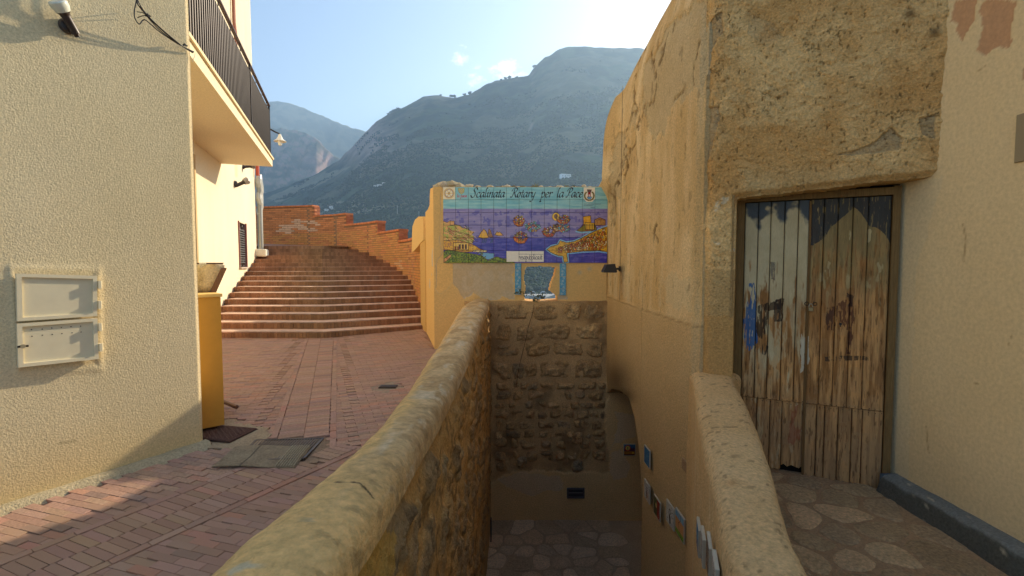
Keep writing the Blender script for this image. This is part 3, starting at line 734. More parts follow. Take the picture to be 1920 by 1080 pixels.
# cable bundle
def wA(px, py, off): s, z = sA(px, py, off); return onA(s, z, off)
cb = empty('cable_bundle', 'loose bundle of black cables looping across the top of the cream wall to its corner', 'cables', None, tuple(wA(300, 60, .02)))
def spl(pts, n=8):
    pts = [np.asarray(p, float) for p in pts]; out = []
    for i in range(len(pts)-1):
        p0, p1, p2, p3 = pts[max(i-1, 0)], pts[i], pts[i+1], pts[min(i+2, len(pts)-1)]
        for k in range(n):
            t = k/n; out.append(.5*((2*p1)+(-p0+p2)*t+(2*p0-5*p1+4*p2-p3)*t*t+(-p0+3*p1-3*p2+p3)*t**3))
    return out+[pts[-1]]
cabs = [([(256, -60, .09), (255, -15, .10), (257, 5, .10), (273, 26, .09), (300, 53, .075), (330, 78, .05), (345, 88, .03), (362, 98, .015)], .0045),
        ([(258, -60, .10), (257, -15, .11), (260, 4, .11), (276, 28, .10), (304, 55, .085), (334, 80, .055), (347, 89, .035), (364, 97, .015)], .0035),
        ([(254, -60, .08), (256, -5, .085), (252, 20, .08), (253, 34, .08), (261, 45, .08), (268, 38, .075), (275, 39, .07), (300, 60, .055), (330, 80, .04), (344, 88, .03), (361, 99, .012)], .0040),
        ([(262, -60, .10), (257, 0, .11), (266, 16, .10), (273, 27, .09), (298, 55, .07), (328, 78, .05), (343, 87, .03), (363, 99, .010)], .0035),
        ([(257, 22, .02), (268, 24, .06), (273, 28, .09)], .003), ([(258, 33, .02), (266, 30, .06), (273, 29, .09)], .003)]
for pts, rr in cabs:
    MB().tube(spl([wA(x, y, o) for x, y, o in pts]), rr, 8, lin(52, 46, 42)).build('cable', M_black, cb, smooth=True)
MB().tube([wA(366, 99, .006), wA(364, 108, .006), wA(361, 116, .004), wA(358, 108, .003)], .002, 6, lin(190, 180, 150)).build('cable', M_black, cb)
for x, y, o in [(275, 28, .095), (345, 84, .035)]:
    c = wA(x, y, o); MB().lathe([(.011, -.006), (.014, -.004), (.014, .004), (.011, .006)], c, wA(x+9, y+9, o)-wA(x-9, y-9, o), 12, lin(20, 18, 18)).box(c+axA[0]*.016, (.016, .008, .01), axA, lin(20, 18, 18)).build('cable_tie', M_black, cb)

# ------------------------------------------------------------------ pale house beyond, with balcony
wB = np.array([-.33, .944]); wB /= np.linalg.norm(wB); nB = np.array([wB[1], -wB[0]])
cB = np.array([xB(14.5), 14.5])      # far corner
def onB(s, z, off=0): p = cB-wB*s+nB*off; return np.array([p[0], p[1], z])
def sB(px, py, off=0):
    p = at_pl(px, py, onB(0, 0, off), np.append(nB, 0)); return -((p[:2]-cB)@wB), p[2]
hB = empty('pale_house', 'pale cream plastered house with a railed balcony standing beside the brick stairs', 'house', None, tuple(onB(3, .3)))
PALE = lin(222, 206, 170)
gs0, gz0 = sB(446, 413); gs1, gz1 = sB(460, 424); gs2, gz2 = sB(460, 499); ds0, dz0 = sB(370, 315); ds1, dz1 = sB(364, 545)
ss = np.linspace(0, 10.9, 330); zs = np.linspace(-.1, 12, 300); Sg, Zg = np.meshgrid(ss, zs); P = np.zeros(Sg.shape+(3,))
P[..., 0] = cB[0]-wB[0]*Sg; P[..., 1] = cB[1]-wB[1]*Sg; P[..., 2] = Zg
P += np.append(nB, 0)*(.012*(fbm(P, 1.1, 3, 131)-.5))[..., None]
v = fbm(P, (3, 3, .5), 4, 132); Cw = mixc(PALE, lin(232, 218, 186), v); px, py = proj(P)
Cw = mixc(Cw, lin(214, 178, 120), sst(pldist(px, py, [(442, 300), (443, 330)]), 5, 0)*.5*(py > 300))
cx = (Sg[:-1, :-1]+Sg[1:, 1:])/2; cz = (Zg[:-1, :-1]+Zg[1:, 1:])/2
keep = ~((cx > gs1) & (cx < gs0) & (cz < gz0-.02) & (cz > gz2-.05))
solid('facade', P, Cw, M_plaster, T=np.append(-nB, 0)*.22, keep=keep, parent=hB)
def B2(s, d): p = cB-wB*s-nB*d; return (p[0], p[1])
MB().prism([B2(.01, .23), B2(.01, 6), B2(11, 6), B2(11, .23)], -.2, 12, PALE).build('side_wall', M_plaster, hB)
# grille window with a rose-brown stone jamb
axB = [np.append(wB, 0), np.append(nB, 0), np.array([0, 0, 1.])]
sm = (gs0+gs1)/2; wg = abs(gs0-gs1); zt, zb = gz0-.03, gz2-.04; zm = (zt+zb)/2; hg = zt-zb
gw = MB().box(onB(sm, zm, -.15), (wg, .02, hg), axB, lin(52, 56, 60)).build('window', M_glass, hB)
for s_i, w_i in ((gs0+.0, .035), (gs1-.0, .05)): MB().box(onB(s_i, zm, -.03), (w_i, .12, hg+.04), axB, lin(150, 96, 86)).build('window_jamb', M_paint, gw)
MB().box(onB(sm, zb-.0, -.02), (wg+.08, .16, .035), axB, lin(190, 170, 150)).build('window_sill', M_paint, gw)
for i in range(5): MB().tube([onB(gs1+(i+.5)/5*wg, zb, -.02), onB(gs1+(i+.5)/5*wg, zt, -.02)], .007, 6, lin(60, 60, 62)).build('grille_bar', M_metal, gw)
for i in range(15): MB().box(onB(sm, zb+hg*.12+(i)*hg*.72/14, -.02), (wg, .012, .03), axB, lin(108, 112, 112)).build('grille_bar', M_metal, gw)
for zc in (zt-.12, zb+.1):
    for k in (.3, .7):
        MB().tube([onB(gs1+wg*k+.055*math.cos(a), zc+.07*math.sin(a), -.02) for a in np.linspace(.5, 5.4, 14)], .007, 5, lin(66, 66, 70)).build('scroll', M_metal, gw)
# doorway jamb just beyond the near corner
MB().box(onB((ds0+ds1)/2+.1, 2.1, .02), (.09, .05, 2.9), axB, lin(196, 164, 110)).build('door_jamb', M_paint, hB)
MB().box(onB((ds0+ds1)/2+.5, 2.1, .02), (.7, .03, 2.75), axB, lin(92, 58, 48)).build('door', M_paint, hB)
# balcony slab
J = at_pl(415, 307, onB(0, 0), np.append(nB, 0)); sJ, zu = sB(415, 307); OUT = 1.0
bz = zu; FT = .2; s_near = sJ+6.55
slab = MB(); Ps = [onB(sJ, bz, 0), onB(sJ, bz, OUT), onB(s_near, bz, OUT), onB(s_near, bz, 0)]
slab.extr(Ps, (0, 0, FT), PALE); bal = slab.build('balcony', M_plaster, hB)
MB().extr([onB(sJ-.025, bz+FT-.045, 0), onB(sJ-.025, bz+FT-.045, OUT+.03), onB(s_near, bz+FT-.045, OUT+.03), onB(s_near, bz+FT-.045, 0)], (0, 0, .04), lin(228, 208, 164)).build('balcony_lip', M_plaster, bal)
rz0 = bz+FT+.05; rz1 = bz+FT+1.13; ro = OUT-.04
IR = lin(34, 28, 28)
for z_, r_ in ((rz0, .012), (rz1-.12, .010)): MB().tube([onB(sJ+.03, z_, ro), onB(s_near, z_, ro)], r_, 6, IR).tube([onB(sJ+.03, z_, ro), onB(sJ+.03, z_, 0)], r_, 6, IR).build('rail', M_metal, bal)
MB().box(onB((sJ+s_near)/2, rz1, ro), (s_near-sJ, .05, .022), axB, lin(70, 44, 40)).build('handrail', M_metal, bal)
MB().box(onB(sJ+.03, rz1, ro/2), (.05, ro, .022), axB, lin(70, 44, 40)).build('handrail', M_metal, bal)
nb = 66
bm_ = MB().tube([(0, 0, 0), (0, 0, rz1-.12-rz0)], .0125, 6, IR).mesh('baluster'); bm_.materials.append(M_metal)
def balus(p):
    o = bpy.data.objects.new('baluster', bm_); COL.objects.link(o); adopt(o, bal); o.matrix_basis = Matrix.Translation(Vector(p))
for i in range(nb): balus(onB(sJ+.03+(i+.5)/nb*(s_near-sJ-.03), rz0, ro))
for i in range(7): balus(onB(sJ+.03, rz0, ro*(i+.5)/7.5))
for k in (0, .36, .98):
    MB().box(onB(sJ+.03+k*(s_near-sJ-.1), (rz0+rz1)/2-.05, ro), (.035, .035, rz1-rz0+.1), axB, IR).build('rail_post', M_metal, bal)
for i in range(9):   # scrolls under the handrail and small feet
    s_c = sJ+.25+i*.72; MB().tube([onB(s_c+.05*math.cos(a)*(1-a/9), rz1-.06+.04*math.sin(a)*(1-a/9), ro) for a in np.linspace(0, 6, 14)], .006, 5, IR).build('scroll', M_metal, bal)
    MB().tube([onB(s_c+.06*math.cos(a)*(1-a/9), rz0-.035+.03*math.sin(a)*(1-a/9), ro) for a in np.linspace(0, 6, 14)], .006, 5, IR).build('scroll', M_metal, bal)
# drainpipe: red above, grey below wrapped in plastic film, on a white block
ps = -.05
pt = at_y(483, 332, 14.55); zj = at_y(478, 330, 14.5)[2]; zbp = at_y(483, 474, 14.4)[2]
def pB(s, z, off): return onB(s, z, off)
MB().tube([pB(.12, zj, .09), pB(.12, zj+1.3, .09)], .05, 10, lin(196, 78, 46)).build('upper_drainpipe', M_paint, hB, smooth=True)
MB().tube([pB(-.06, zbp+.1, .10), pB(-.06, zj-.05, .10)], .075, 12, lin(160, 160, 150)).build('drainpipe', M_metal, hB, smooth=True)
wr = []
for i, z_ in enumerate(np.linspace(zj+.05, zj-1.15, 11)): wr.append(pB(-.07+.03*math.sin(i*1.3), z_, .10+.02*math.cos(i*1.7)))
MB().tube(wr, [.06, .10, .125, .11, .10, .09, .10, .088, .09, .085, .08], 9, lin(196, 194, 180)).tube([pB(-.2, zj-.05, .12), pB(-.3, zj-.3, .12), pB(-.28, zj-.7, .12), pB(-.15, zj-.95, .12)], .05, 7, lin(200, 198, 186)).build('plastic_wrapping', M_glass, hB, smooth=False)
MB().box(pB(.05, zbp, .12), (.55, .34, .22), axB, lin(226, 216, 190), .03).build('pipe_block', M_plaster, hB)
# copper pipe above the balcony
a, b = sB(433, 20)
MB().tube([onB(a, b+4, .06), onB(a, b-.25, .06), onB(a+.1, b-.55, .1), onB(a+.1, b-.9, .1)], .04, 8, lin(160, 96, 70)).build('copper_pipe', M_paint, hB, smooth=True)
a, b = sB(440, 345); fixture(onB(a, b, 0), np.append(nB, 0), np.append(wB*.3+nB*.75, .5), 1.35, 'black wall spotlight under the balcony on the pale house wall', glass=(160, 150, 140))
a, b = sB(455, 312); fixture(onB(a, b, 0), np.append(nB, 0), np.append(wB*.3+nB*.75, .2), 1.2, 'small black fitting high beside the drainpipe, half hidden by the balcony', glass=(120, 110, 100))
# street lamp on a swan-neck bracket from the far corner
q = at_y(525, 262, 14.4); zq = q[2]; st = onB(.1, zq+.25, .02); t = empty('street_lamp', 'white enamel street lamp on a curved black bracket at the far end of the balcony', 'street lamp', None, tuple(st))
tip = q+np.array([0, 0, .12])
MB().tube(spl([st, st+(tip-st)*.45+(0, 0, .16), tip+np.array([-.12, 0, .10]), tip+np.array([-.02, 0, .05]), tip]), .022, 8, lin(46, 40, 38)).build('bracket', M_metal, t, smooth=True)
MB().lathe([(.03, .12), (.05, .06), (.07, .02), (.10, -.03), (.175, -.085), (.17, -.095), (.09, -.045), (.05, 0)], tip+(0, 0, -.08), (0, 0, 1), 24, lin(236, 226, 204)).build('lamp_shade', M_glaze, t, smooth=True)
MB().lathe([(.045, 0), (.06, -.05), (.055, -.16), (.03, -.19), (0, -.195)], tip+(0, 0, -.1), (0, 0, 1), 14, lin(232, 228, 214)).build('bulb_glass', M_glass, t, smooth=True)

# ------------------------------------------------------------------ yellow cabinet, weathered slab on it
A0 = at_z(376, 807, .2); A1 = at_z(421, 797, .205); ht = at_y(400, 557, A0[1]+.1)[2]
d = A1[:2]-A0[:2]; dl = np.linalg.norm(d); d /= dl; bk = np.array([-d[1], d[0]]);
yc = empty('yellow_cabinet', 'tall ochre yellow box cabinet standing just behind the corner of the cream house', 'cabinet', None, (A0[0], A0[1], .2))
ec = A1[:2]; YEL = lin(214, 156, 46)
base = [tuple(ec), tuple(ec+bk*.55), tuple(ec-d*.75+bk*.55), tuple(ec-d*.75)]
MB().prism(base, A0[2]+.01, ht, YEL).build('body', M_paint, yc)
bi = [tuple(ec-d*.05+bk*.05), tuple(ec-d*.05+bk*.5), tuple(ec-d*.7+bk*.5), tuple(ec-d*.7+bk*.05)]
MB().prism(bi, A0[2]-.07, A0[2]+.008, lin(60, 44, 30)).build('plinth', M_paint, yc)
MB().prism([tuple(ec+d*.012-bk*.012), tuple(ec+d*.012+bk*.56), tuple(ec-d*.76+bk*.56), tuple(ec-d*.76-bk*.012)], ht+.002, ht+.028, lin(236, 196, 110)).build('top_board', M_paint, yc)
# pipe foot beside it
a = at_z(420, 757, .245); b = at_z(444, 766, .235); tag(MB().tube([a+(-.15, .1, .03), a+(0, 0, .02), b+(0, 0, .015)], .02, 8, lin(112, 84, 72)).build('iron_bar', M_metal, smooth=True), 'short brown iron bar lying on the bricks beside the yellow cabinet', 'iron bar')
# weathered boat-shaped panel
yb = ec[1]+.25
def pb(px, py, k=0): return at_y(px, py, yb+k)
bt = empty('weathered_boat_bow', 'weathered grey canvas-covered wooden hull end lying on the yellow cabinet', 'old boat', None, tuple(pb(400, 556)))
rows = [(552, 371, 398), (545, 371, 404), (535, 371, 407), (525, 371, 410), (515, 371, 414), (505, 371, 419), (498, 376, 422), (495.5, 392, 418)]
n = 22; Pg = np.zeros((len(rows), n, 3))
for i, (y_, x0, x1) in enumerate(rows):
    for j in range(n):
        k = j/(n-1); Pg[i, j] = at_y(x0-30*(1-k)+(x1-x0)*k, y_, yb-.10*math.sin(math.pi*min(1, .15+k*.85))+.02*vnoise(np.array([k*6, i, 0.]), 4))
from_ = Pg
Cb = mixc(lin(230, 214, 180), lin(176, 160, 130), sst(fbm(Pg, 9, 4, 141), .4, .65)); Cb[0] = lin(86, 70, 52); Cb[1, :, :] = mixc(Cb[1], lin(110, 90, 66), np.full(n, .6))
solid('cover', Pg, Cb, M_rough, T=(-.2, .3, 0), parent=bt, flip=True)
ed = [pb(430, 503), pb(424, 502), pb(419, 503), pb(408, 526), pb(397, 552), pb(408, 553), pb(419, 528)]
MB().extr([p-np.array([0, .04, 0]) for p in ed], (-.18, .3, 0), lin(112, 84, 72)).build('gunwale', M_wood, bt)
MB().extr([p-np.array([0, .05, 0]) for p in (pb(360, 557), pb(409, 553), pb(409, 556.5), pb(360, 557.5))], (-.2, .35, 0), lin(130, 88, 70)).build('keel_board', M_wood, bt)
MB().extr([p-np.array([0, .03, 0]) for p in (pb(371, 493), pb(388, 492.5), pb(371, 507))], (0, .3, 0), lin(88, 62, 48)).build('inner_plank', M_wood, bt)
for k in range(4): MB().tube([pb(390+k*3, 494)-(0, .12, 0), pb(394+k*3, 502-k*2)-(0, .13, 0)], .008, 5, lin(210, 202, 180)).build('rope', M_rough, bt)
# ================================================================== brick stairs
RH = .113; NST = 17
pR = [802, 799, 793, 788, 783, 779, 775, 771, 765, 755, 744, 732, 719, 706, 693, 673, 654]
rightY = [9.5+.43*k for k in range(NST+1)]; leftY = [8.5+.46*k for k in range(NST+1)]
xR = [(pR[min(k, NST-1)]-960)/F*rightY[k] for k in range(NST+1)]
xR[NST] = xR[NST-1]-.5
Z0 = street_z(0, 8.5)
def front(k):
    yl = leftY[k]; xk = -.394*yl; yk = yl
    return [(xB(yl)+.01, yl+.02), (xk, yk), (xR[k], rightY[k])]
stairs = empty('brick_stairs', 'wide flight of low red brick steps bending in the middle and climbing to the left', 'stairs', None, (-3.3, 8.5, Z0))
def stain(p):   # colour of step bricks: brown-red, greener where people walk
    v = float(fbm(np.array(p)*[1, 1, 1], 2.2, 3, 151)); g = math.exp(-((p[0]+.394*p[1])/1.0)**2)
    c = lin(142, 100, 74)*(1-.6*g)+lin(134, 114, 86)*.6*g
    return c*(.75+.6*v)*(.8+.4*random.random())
for k in range(NST):
    f = front(k); z1 = Z0+RH*(k+1); z0 = z1-RH-(.35 if k == 0 else .1)
    bk_ = front(k+1) if k < NST-1 else [(f[0][0]-.5, f[0][1]+1.6), (f[1][0], f[1][1]+1.7), (f[2][0], f[2][1]+1.2)]
    ext = .2
    poly = f+[(bk_[2][0], bk_[2][1]+ext), (bk_[1][0], bk_[1][1]+ext), (bk_[0][0], bk_[0][1]+ext)]
    poly = [(x, y+.10) for x, y in poly[:3]]+poly[3:]
    st = MB().prism(poly, z0, z1-.003, lin(168, 122, 100)).build('step', M_brick, stairs)
    rb = MB(); tb = MB()
    for (a, b) in ((f[0], f[1]), (f[1], f[2])):
        a = np.array(a); b = np.array(b); l = np.linalg.norm(b-a); d = (b-a)/l; nn = np.array([d[1], -d[0]]); m_ = int(l/.062)
        ax = [np.append(d, 0), np.append(-nn, 0), np.array([0, 0, 1.])]
        for i in range(m_):
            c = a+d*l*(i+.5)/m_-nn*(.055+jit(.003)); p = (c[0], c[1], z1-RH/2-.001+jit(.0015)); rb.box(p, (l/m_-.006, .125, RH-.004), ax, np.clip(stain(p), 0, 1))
        # tread bricks behind the nosing, two staggered rows
        for r_ in range(3):
            mm = int(l/.125)
            for i in range(mm):
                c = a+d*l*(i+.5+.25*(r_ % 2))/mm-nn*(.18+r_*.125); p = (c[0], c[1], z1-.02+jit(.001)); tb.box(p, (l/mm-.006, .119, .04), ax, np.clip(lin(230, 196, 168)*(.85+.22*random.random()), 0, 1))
    o = rb.build('riser_bricks', M_brick, st, recalc=False); o['kind'] = 'stuff'
    o = tb.build('tread_bricks', M_brick, st, recalc=False); o['kind'] = 'stuff'
# the upper lane rising to the left behind the last step
zt = Z0+RH*NST
P = np.array([[(-6.6-.0*i, 15.9+1.2*j, zt+.0+.02*j) for i in range(2)] for j in range(2)])
lane = MB(); lane.add([(-5.2, 16.3, zt-.02), (-6.2, 15.9, zt-.02), (-8.2, 16.1, zt-.005), (-14, 16.6, zt+.25), (-14, 19.5, zt+.4), (-9.5, 18.3, zt+.22), (-6.2, 17.4, zt+.03)], [[0, 6, 5, 4, 3, 2, 1]], lin(176, 138, 118))
tag(lane.build('upper_lane', M_brick), kind='structure')
g_ = MB(); g_.add([(-14, 14.6, zt-.5), (-8, 14.6, zt-.5), (-5, 16, zt-.5), (-5, 22, zt-.5), (-14, 22, zt-.5)], [[0, 1, 2, 3, 4]], lin(120, 110, 95)); tag(g_.build('ground', M_rough), kind='structure')

# ================================================================== stepped red brick wall
path = [(-1.42, 9.2)]+[(xR[k], rightY[k]) for k in range(NST)]+[(-6.15, 16.9), (-7.4, 17.5), (-9.4, 17.9), (-12.5, 18.2)]
path = np.array(path); sg = np.diff(path, axis=0); sl = np.linalg.norm(sg, axis=1); cum = np.concatenate([[0], np.cumsum(sl)])
def on_path(s):
    s = min(max(s, 0), cum[-1]-1e-6); i = int(np.searchsorted(cum, s, 'right')-1); i = min(i, len(sl)-1); d = sg[i]/sl[i]; return path[i]+d*(s-cum[i]), d
def s_of_px(px):
    best = 0; bd = 1e9
    for s in np.linspace(0, cum[-1], 900):
        p, _ = on_path(s); q = 960+F*p[0]/p[1]
        if abs(q-px) < bd: bd = abs(q-px); best = s
    return best
brk = [s_of_px(q) for q in (748, 708, 650, 590)]; tops = [2.30, 2.62, 2.98, 3.37, 3.75]
def top_at(s):
    for b, t_ in zip(brk, tops):
        if s < b: return t_
    return tops[-1]
rw = empty('red_brick_wall', 'stepped red brick parapet wall curving along the right side of the brick stairs', 'wall', None, (path[9][0], path[9][1], 1.2))
# core
TH_W = .27
core = MB(); Sb = np.unique(np.concatenate([np.arange(0, cum[-1], .35), brk, [cum[-1]-.01]]))
def off_pt(s, o): p, d = on_path(s); return p+np.array([d[1], -d[0]])*(-o) if False else p+np.array([d[1], -d[0]])*o
# which side is the stair side? path runs away and to the left; stair side is to its left -> outside is +normal (right)
for a, b in zip(Sb[:-1], Sb[1:]):
    t_ = top_at((a+b)/2)-.055
    p0, p1 = off_pt(a, .015), off_pt(b, .015); p2, p3 = off_pt(b, TH_W-.015), off_pt(a, TH_W-.015)
    core.prism([tuple(p0), tuple(p3), tuple(p2), tuple(p1)], -.5, t_, lin(150, 120, 92))
core.build('mortar_core', M_rough, rw)
items = []; HB_ = .066; LB = .26
def rcol(s, z, px, py):
    c = lin(206, 138, 88)*(.84+.3*random.random())
    if random.random() < .12: c = lin(176, 120, 80)*(.9+.2*random.random())
    w = inpoly(np.array([px+jit(5)]), np.array([py+jit(4)]), [(512, 440), (540, 420), (560, 412), (585, 414), (600, 432), (588, 437), (560, 434), (530, 440)])[0]
    if w and random.random() < .75: c = lin(226, 190, 160)*(.85+.2*random.random())
    w = inpoly(np.array([px+jit(3)]), np.array([py+jit(4)]), [(742, 488), (752, 490), (757, 508), (748, 506)])[0]
    if w and random.random() < .7: c = lin(222, 180, 150)*(.85+.2*random.random())
    if z < zt+.5 and random.random() < .75: c = c*.55+lin(206, 160, 86)*.45
    return np.clip(c, 0, 1)
for r_ in range(0, 70):
    z = -.1+r_*HB_; s = (r_ % 2)*LB/2
    while s < cum[-1]-.1:
        p, d = on_path(s+LB/2); t_ = top_at(s+LB/2)
        zbase = Z0-.15 if p[1] < 10 else (Z0+RH*max(0, min(NST, (p[1]-9.5)/.43-1)))-.15
        if z+HB_ < t_-.05 and z > zbase-.1:
            nn = np.array([d[1], -d[0]]); c = p+nn*.05
            q = proj(np.array([p[0], p[1], z])); items.append(dict(c=(c[0]+nn[0]*jit(.004), c[1]+nn[1]*jit(.004), z+HB_/2), s=(LB-.012, HB_-.012, .11), ax=[np.append(d, 0), np.array([0, 0, 1.]), np.append(-nn, 0)], col=rcol(s, z, float(q[0]), float(q[1]))))
        s += LB
individual('brick', items, unit_brick(), M_brick, rw, 300, 'brickwork')
cop = []
s = 0.0
while s < cum[-1]-.05:
    p, d = on_path(s+.035); nn = np.array([d[1], -d[0]]); c = p+nn*TH_W/2; t_ = top_at(s+.035)
    cop.append(dict(c=(c[0], c[1], t_-.027), s=(.064, TH_W+.05, .06), ax=[np.append(d, 0), np.append(-nn, 0), np.array([0, 0, 1.])], col=np.clip(lin(206, 126, 76)*(.85+.3*random.random()), 0, 1))); s += .07
mo = MB()
for c_ in cop: mo.box(c_['c'], c_['s'], c_['ax'], c_['col'], .004)
o = mo.build('coping_bricks', M_brick, rw, recalc=False); o['kind'] = 'stuff'
for b, t0, t1 in zip(brk, tops[:-1], tops[1:]):     # brick ends of each step of the wall
    p, d = on_path(b); nn = np.array([d[1], -d[0]]); m_ = MB()
    for i in range(5):
        for j in range(2): m_.box(np.append(p+nn*TH_W*(.27+.46*j)-d*.02, t0+.035+i*HB_), (.06, TH_W*.46, HB_-.01), [np.append(d, 0), np.append(-nn, 0), np.array([0, 0, 1.])], np.clip(lin(172, 104, 70)*(.75+.4*random.random()), 0, 1))
    m_.build('wall_end', M_brick, rw)

# ================================================================== yellow wall: flank beside the stairs and the sign wall
YS = 7.6; OCH = lin(232, 192, 120); PGREY = lin(204, 180, 138)
yw = empty('yellow_sign_wall', 'ochre rendered wall carrying the tiled picture, with a broken window opening and flaking grey render', 'wall', None, (0, YS, 1.0))
XL, XR_ = at_y(813, 450, YS)[0], at_y(1137, 450, YS)[0]; ZT = at_y(900, 350, YS)[2]; ZB = -.0
xs = np.arange(XL, XR_+.02, .0125); zs = np.arange(ZB, ZT+.01, .0125); X, Zg = np.meshgrid(xs, zs)
P = np.stack([X, 0*X+YS, Zg], -1); px, py = proj(P)
nse = (fbm(P, 7, 4, 161)-.5)
win = [(986, 500), (1000, 499), (1024, 498), (1043, 500), (1041, 515), (1036, 530), (1033, 545), (1044, 553), (1046, 566), (984, 566), (983, 552), (983, 535), (982, 520), (984, 512)]
wm_ = inpoly(px+nse*7, py+nse*7, win)
# masonry edge thickness: colour of reveals handled by side faces
patch = [(818, 500), (826, 470), (829, 400), (830, 350), (833, 492), (960, 492), (966, 560), (930, 562), (905, 560), (892, 552), (880, 560), (871, 562), (862, 545), (850, 532), (838, 545), (822, 550), (816, 540), (820, 520)]
mk = inpoly(px+nse*16, py+nse*14, patch) | (inpoly(px+nse*8, py+nse*6, [(1046, 552), (1060, 552), (1064, 560), (1046, 562)])) | (inpoly(px, py, [(826, 350), (834, 350), (834, 500), (826, 500)]) & (nse > -.08))
Cw = mixc(OCH, lin(222, 184, 112), fbm(P, (2, 1, .7), 4, 162)); gr = mixc(PGREY, lin(206, 186, 150), sst(fbm(P, 12, 5, 163), .45, .65)); Cw = np.where(mk[..., None], gr, Cw)
for (cx_, cy_) in ((1087, 511), (1105, 504)): Cw = mixc(Cw, lin(190, 180, 150), np.exp(-(((px-cx_)/4)**2+((py-cy_)/4)**2))*.8)
edge = mk ^ (inpoly(px+nse*16+1.5, py+nse*14+1.5, patch)); Cw = np.where(edge[..., None], Cw*.75+.1, Cw)
dsp = -.006*mk+.004*(fbm(P, 5, 3, 164)-.5)
P[..., 1] -= dsp
# top of the wall: rubble-topped, slightly uneven
keep = ~(wm_[:-1, :-1] & wm_[1:, 1:])
solid('wall', P, Cw, M_plaster, T=(0, .28, 0), keep=keep, parent=yw)
tm = MB(); 
for i in range(70):   # crumbling mortar and pebbles along the top
    x = XL+.04+random.random()*(XR_-XL-.05); s = .012+.03*random.random()**2; left = x < XL+.42
    bv_, bf_ = blob(); s = s*(1.8 if left else 1); tm.add(bv_*np.array([s*1.6, s*1.4, s])*RNG.uniform(.7, 1.3, (12, 1))+[x, YS+.03+random.random()*.2, ZT+s*.35], [list(f) for f in bf_], lin(206, 190, 160) if random.random() < .7 else lin(120, 110, 90))
for i in range(26):
    a = i/25; x = XL+.06+.36*a; s = .05+.03*random.random(); bv_, bf_ = blob(); tm.add(bv_*np.array([s*1.3, s*1.6, s])*RNG.uniform(.8, 1.2, (12, 1))+[x, YS+.12, ZT+.035*math.sin(math.pi*a)], [list(f) for f in bf_], lin(196, 178, 140))
o = tm.build('rubble_top', M_rough, yw, recalc=False); o['kind'] = 'stuff'
# flank going back along the stairs (left face in view), with a second lower hood over the brick wall
B_ = (-1.58, 8.9)
def fl(px, py, a, b):
    a_ = np.array(a); b_ = np.array(b); d_ = b_-a_; n2_ = np.array([d_[1], -d_[0], 0]); q = at_pl(px, 450, np.append(a_, 0), n2_); r_ = ray(px, py); return np.array([q[0], q[1], CAMZ+q[1]*r_[2]/r_[1]])
def fl_old(px, py, a, b):       # point on the vertical plane through plan points a,b
    a = np.array(a); b = np.array(b); d = b-a; n_ = np.array([d[1], -d[0], 0]); return at_pl(px, py, np.append(a, 0), n_)
a2 = (XL, YS+.0); flank = [fl(813, 351, a2, B_), fl(807.5, 354, a2, B_), fl(806.5, 366, a2, B_), fl(806, 384, a2, B_), fl(803, 392, a2, B_), fl(798, 398, a2, B_)]
bb = fl(798, 600, a2, B_); flank += [np.array([flank[-1][0], flank[-1][1], Z0-.2]), np.array([XL, YS, Z0-.4])]
MB().extr([p+np.array([-.0, .004, 0]) for p in flank], (.3, .0, 0), lin(234, 192, 116)).build('flank', M_plaster, yw)
a3 = (flank[5][0], flank[5][1]); b3 = (-2.02, 10.2)
hood = [fl(797, 406, a3, b3), fl(788, 406, a3, b3), fl(781, 412, a3, b3), fl(776, 425, a3, b3), fl(775, 445, a3, b3), fl(774.5, 473, a3, b3), fl(779, 470, a3, b3), fl(786, 462, a3, b3), fl(790, 457, a3, b3), fl(797, 450, a3, b3)]
MB().extr([p+np.array([-.03, 0, 0]) for p in hood], (.34, .06, 0), lin(234, 196, 122)).build('hood', M_plaster, yw)
pil = [fl(798, 450, a3, b3), fl(789, 456, a3, b3)]; pil += [np.array([pil[1][0], pil[1][1], Z0-.1]), np.array([pil[0][0], pil[0][1], Z0-.1])]
MB().extr([p+np.array([-.015, 0, 0]) for p in pil], (.32, .05, 0), lin(216, 176, 102)).build('pilaster', M_plaster, yw)
# pale flaked scars on the flank
for pts in ([(810.4, 464), (811.2, 472), (811, 500), (809.5, 498), (809, 480)], [(805, 522), (806, 530), (805.5, 542), (804, 536)], [(808.5, 512), (809.5, 514), (809, 518)]):
    MB().extr([fl(x, y, a2, B_)-np.array([.0015, 0, 0]) for x, y in pts], (.004, 0, 0), lin(206, 196, 176)).build('flaked_patch', M_plaster, yw)

# ------------------------------------------------------------------ the tiled picture
CW_, CH_ = 1300, 600
mx0, mx1 = at_y(831.5, 450, YS)[0], at_y(1138.5, 450, YS)[0]; mz1, mz0 = at_y(960, 351, YS)[2], at_y(960, 493, YS)[2]
yy, xx = np.mgrid[0:CH_, 0:CW_].astype(float); GX = 118+xx/CW_*1185; GY = 115+yy/CH_*554       # painting grid in drawing units
P2 = np.stack([xx/90, yy/90, 0*xx], -1)
n1 = fbm(P2, (1.2, 7, 1), 4, 171); n2 = fbm(P2, 3, 4, 172); n3 = fbm(P2, 11, 3, 173)
img = np.zeros((CH_, CW_, 3)); 
cyan = mixc(lin(92, 148, 158), lin(160, 190, 186), n1); lav = mixc(lin(98, 92, 142), lin(146, 136, 164), n1); blu = mixc(lin(44, 44, 128), lin(92, 86, 156), sst(n1*.6+n2*.4, .35, .7))
img = cyan.copy(); m_ = GY > 272+4*(n2-.5); img[m_] = lav[m_]
hz_ = 488-12*np.clip((GX-600)/700, 0, 1)+10*(n2-.5); m_ = GY > hz_; img[m_] = blu[m_]
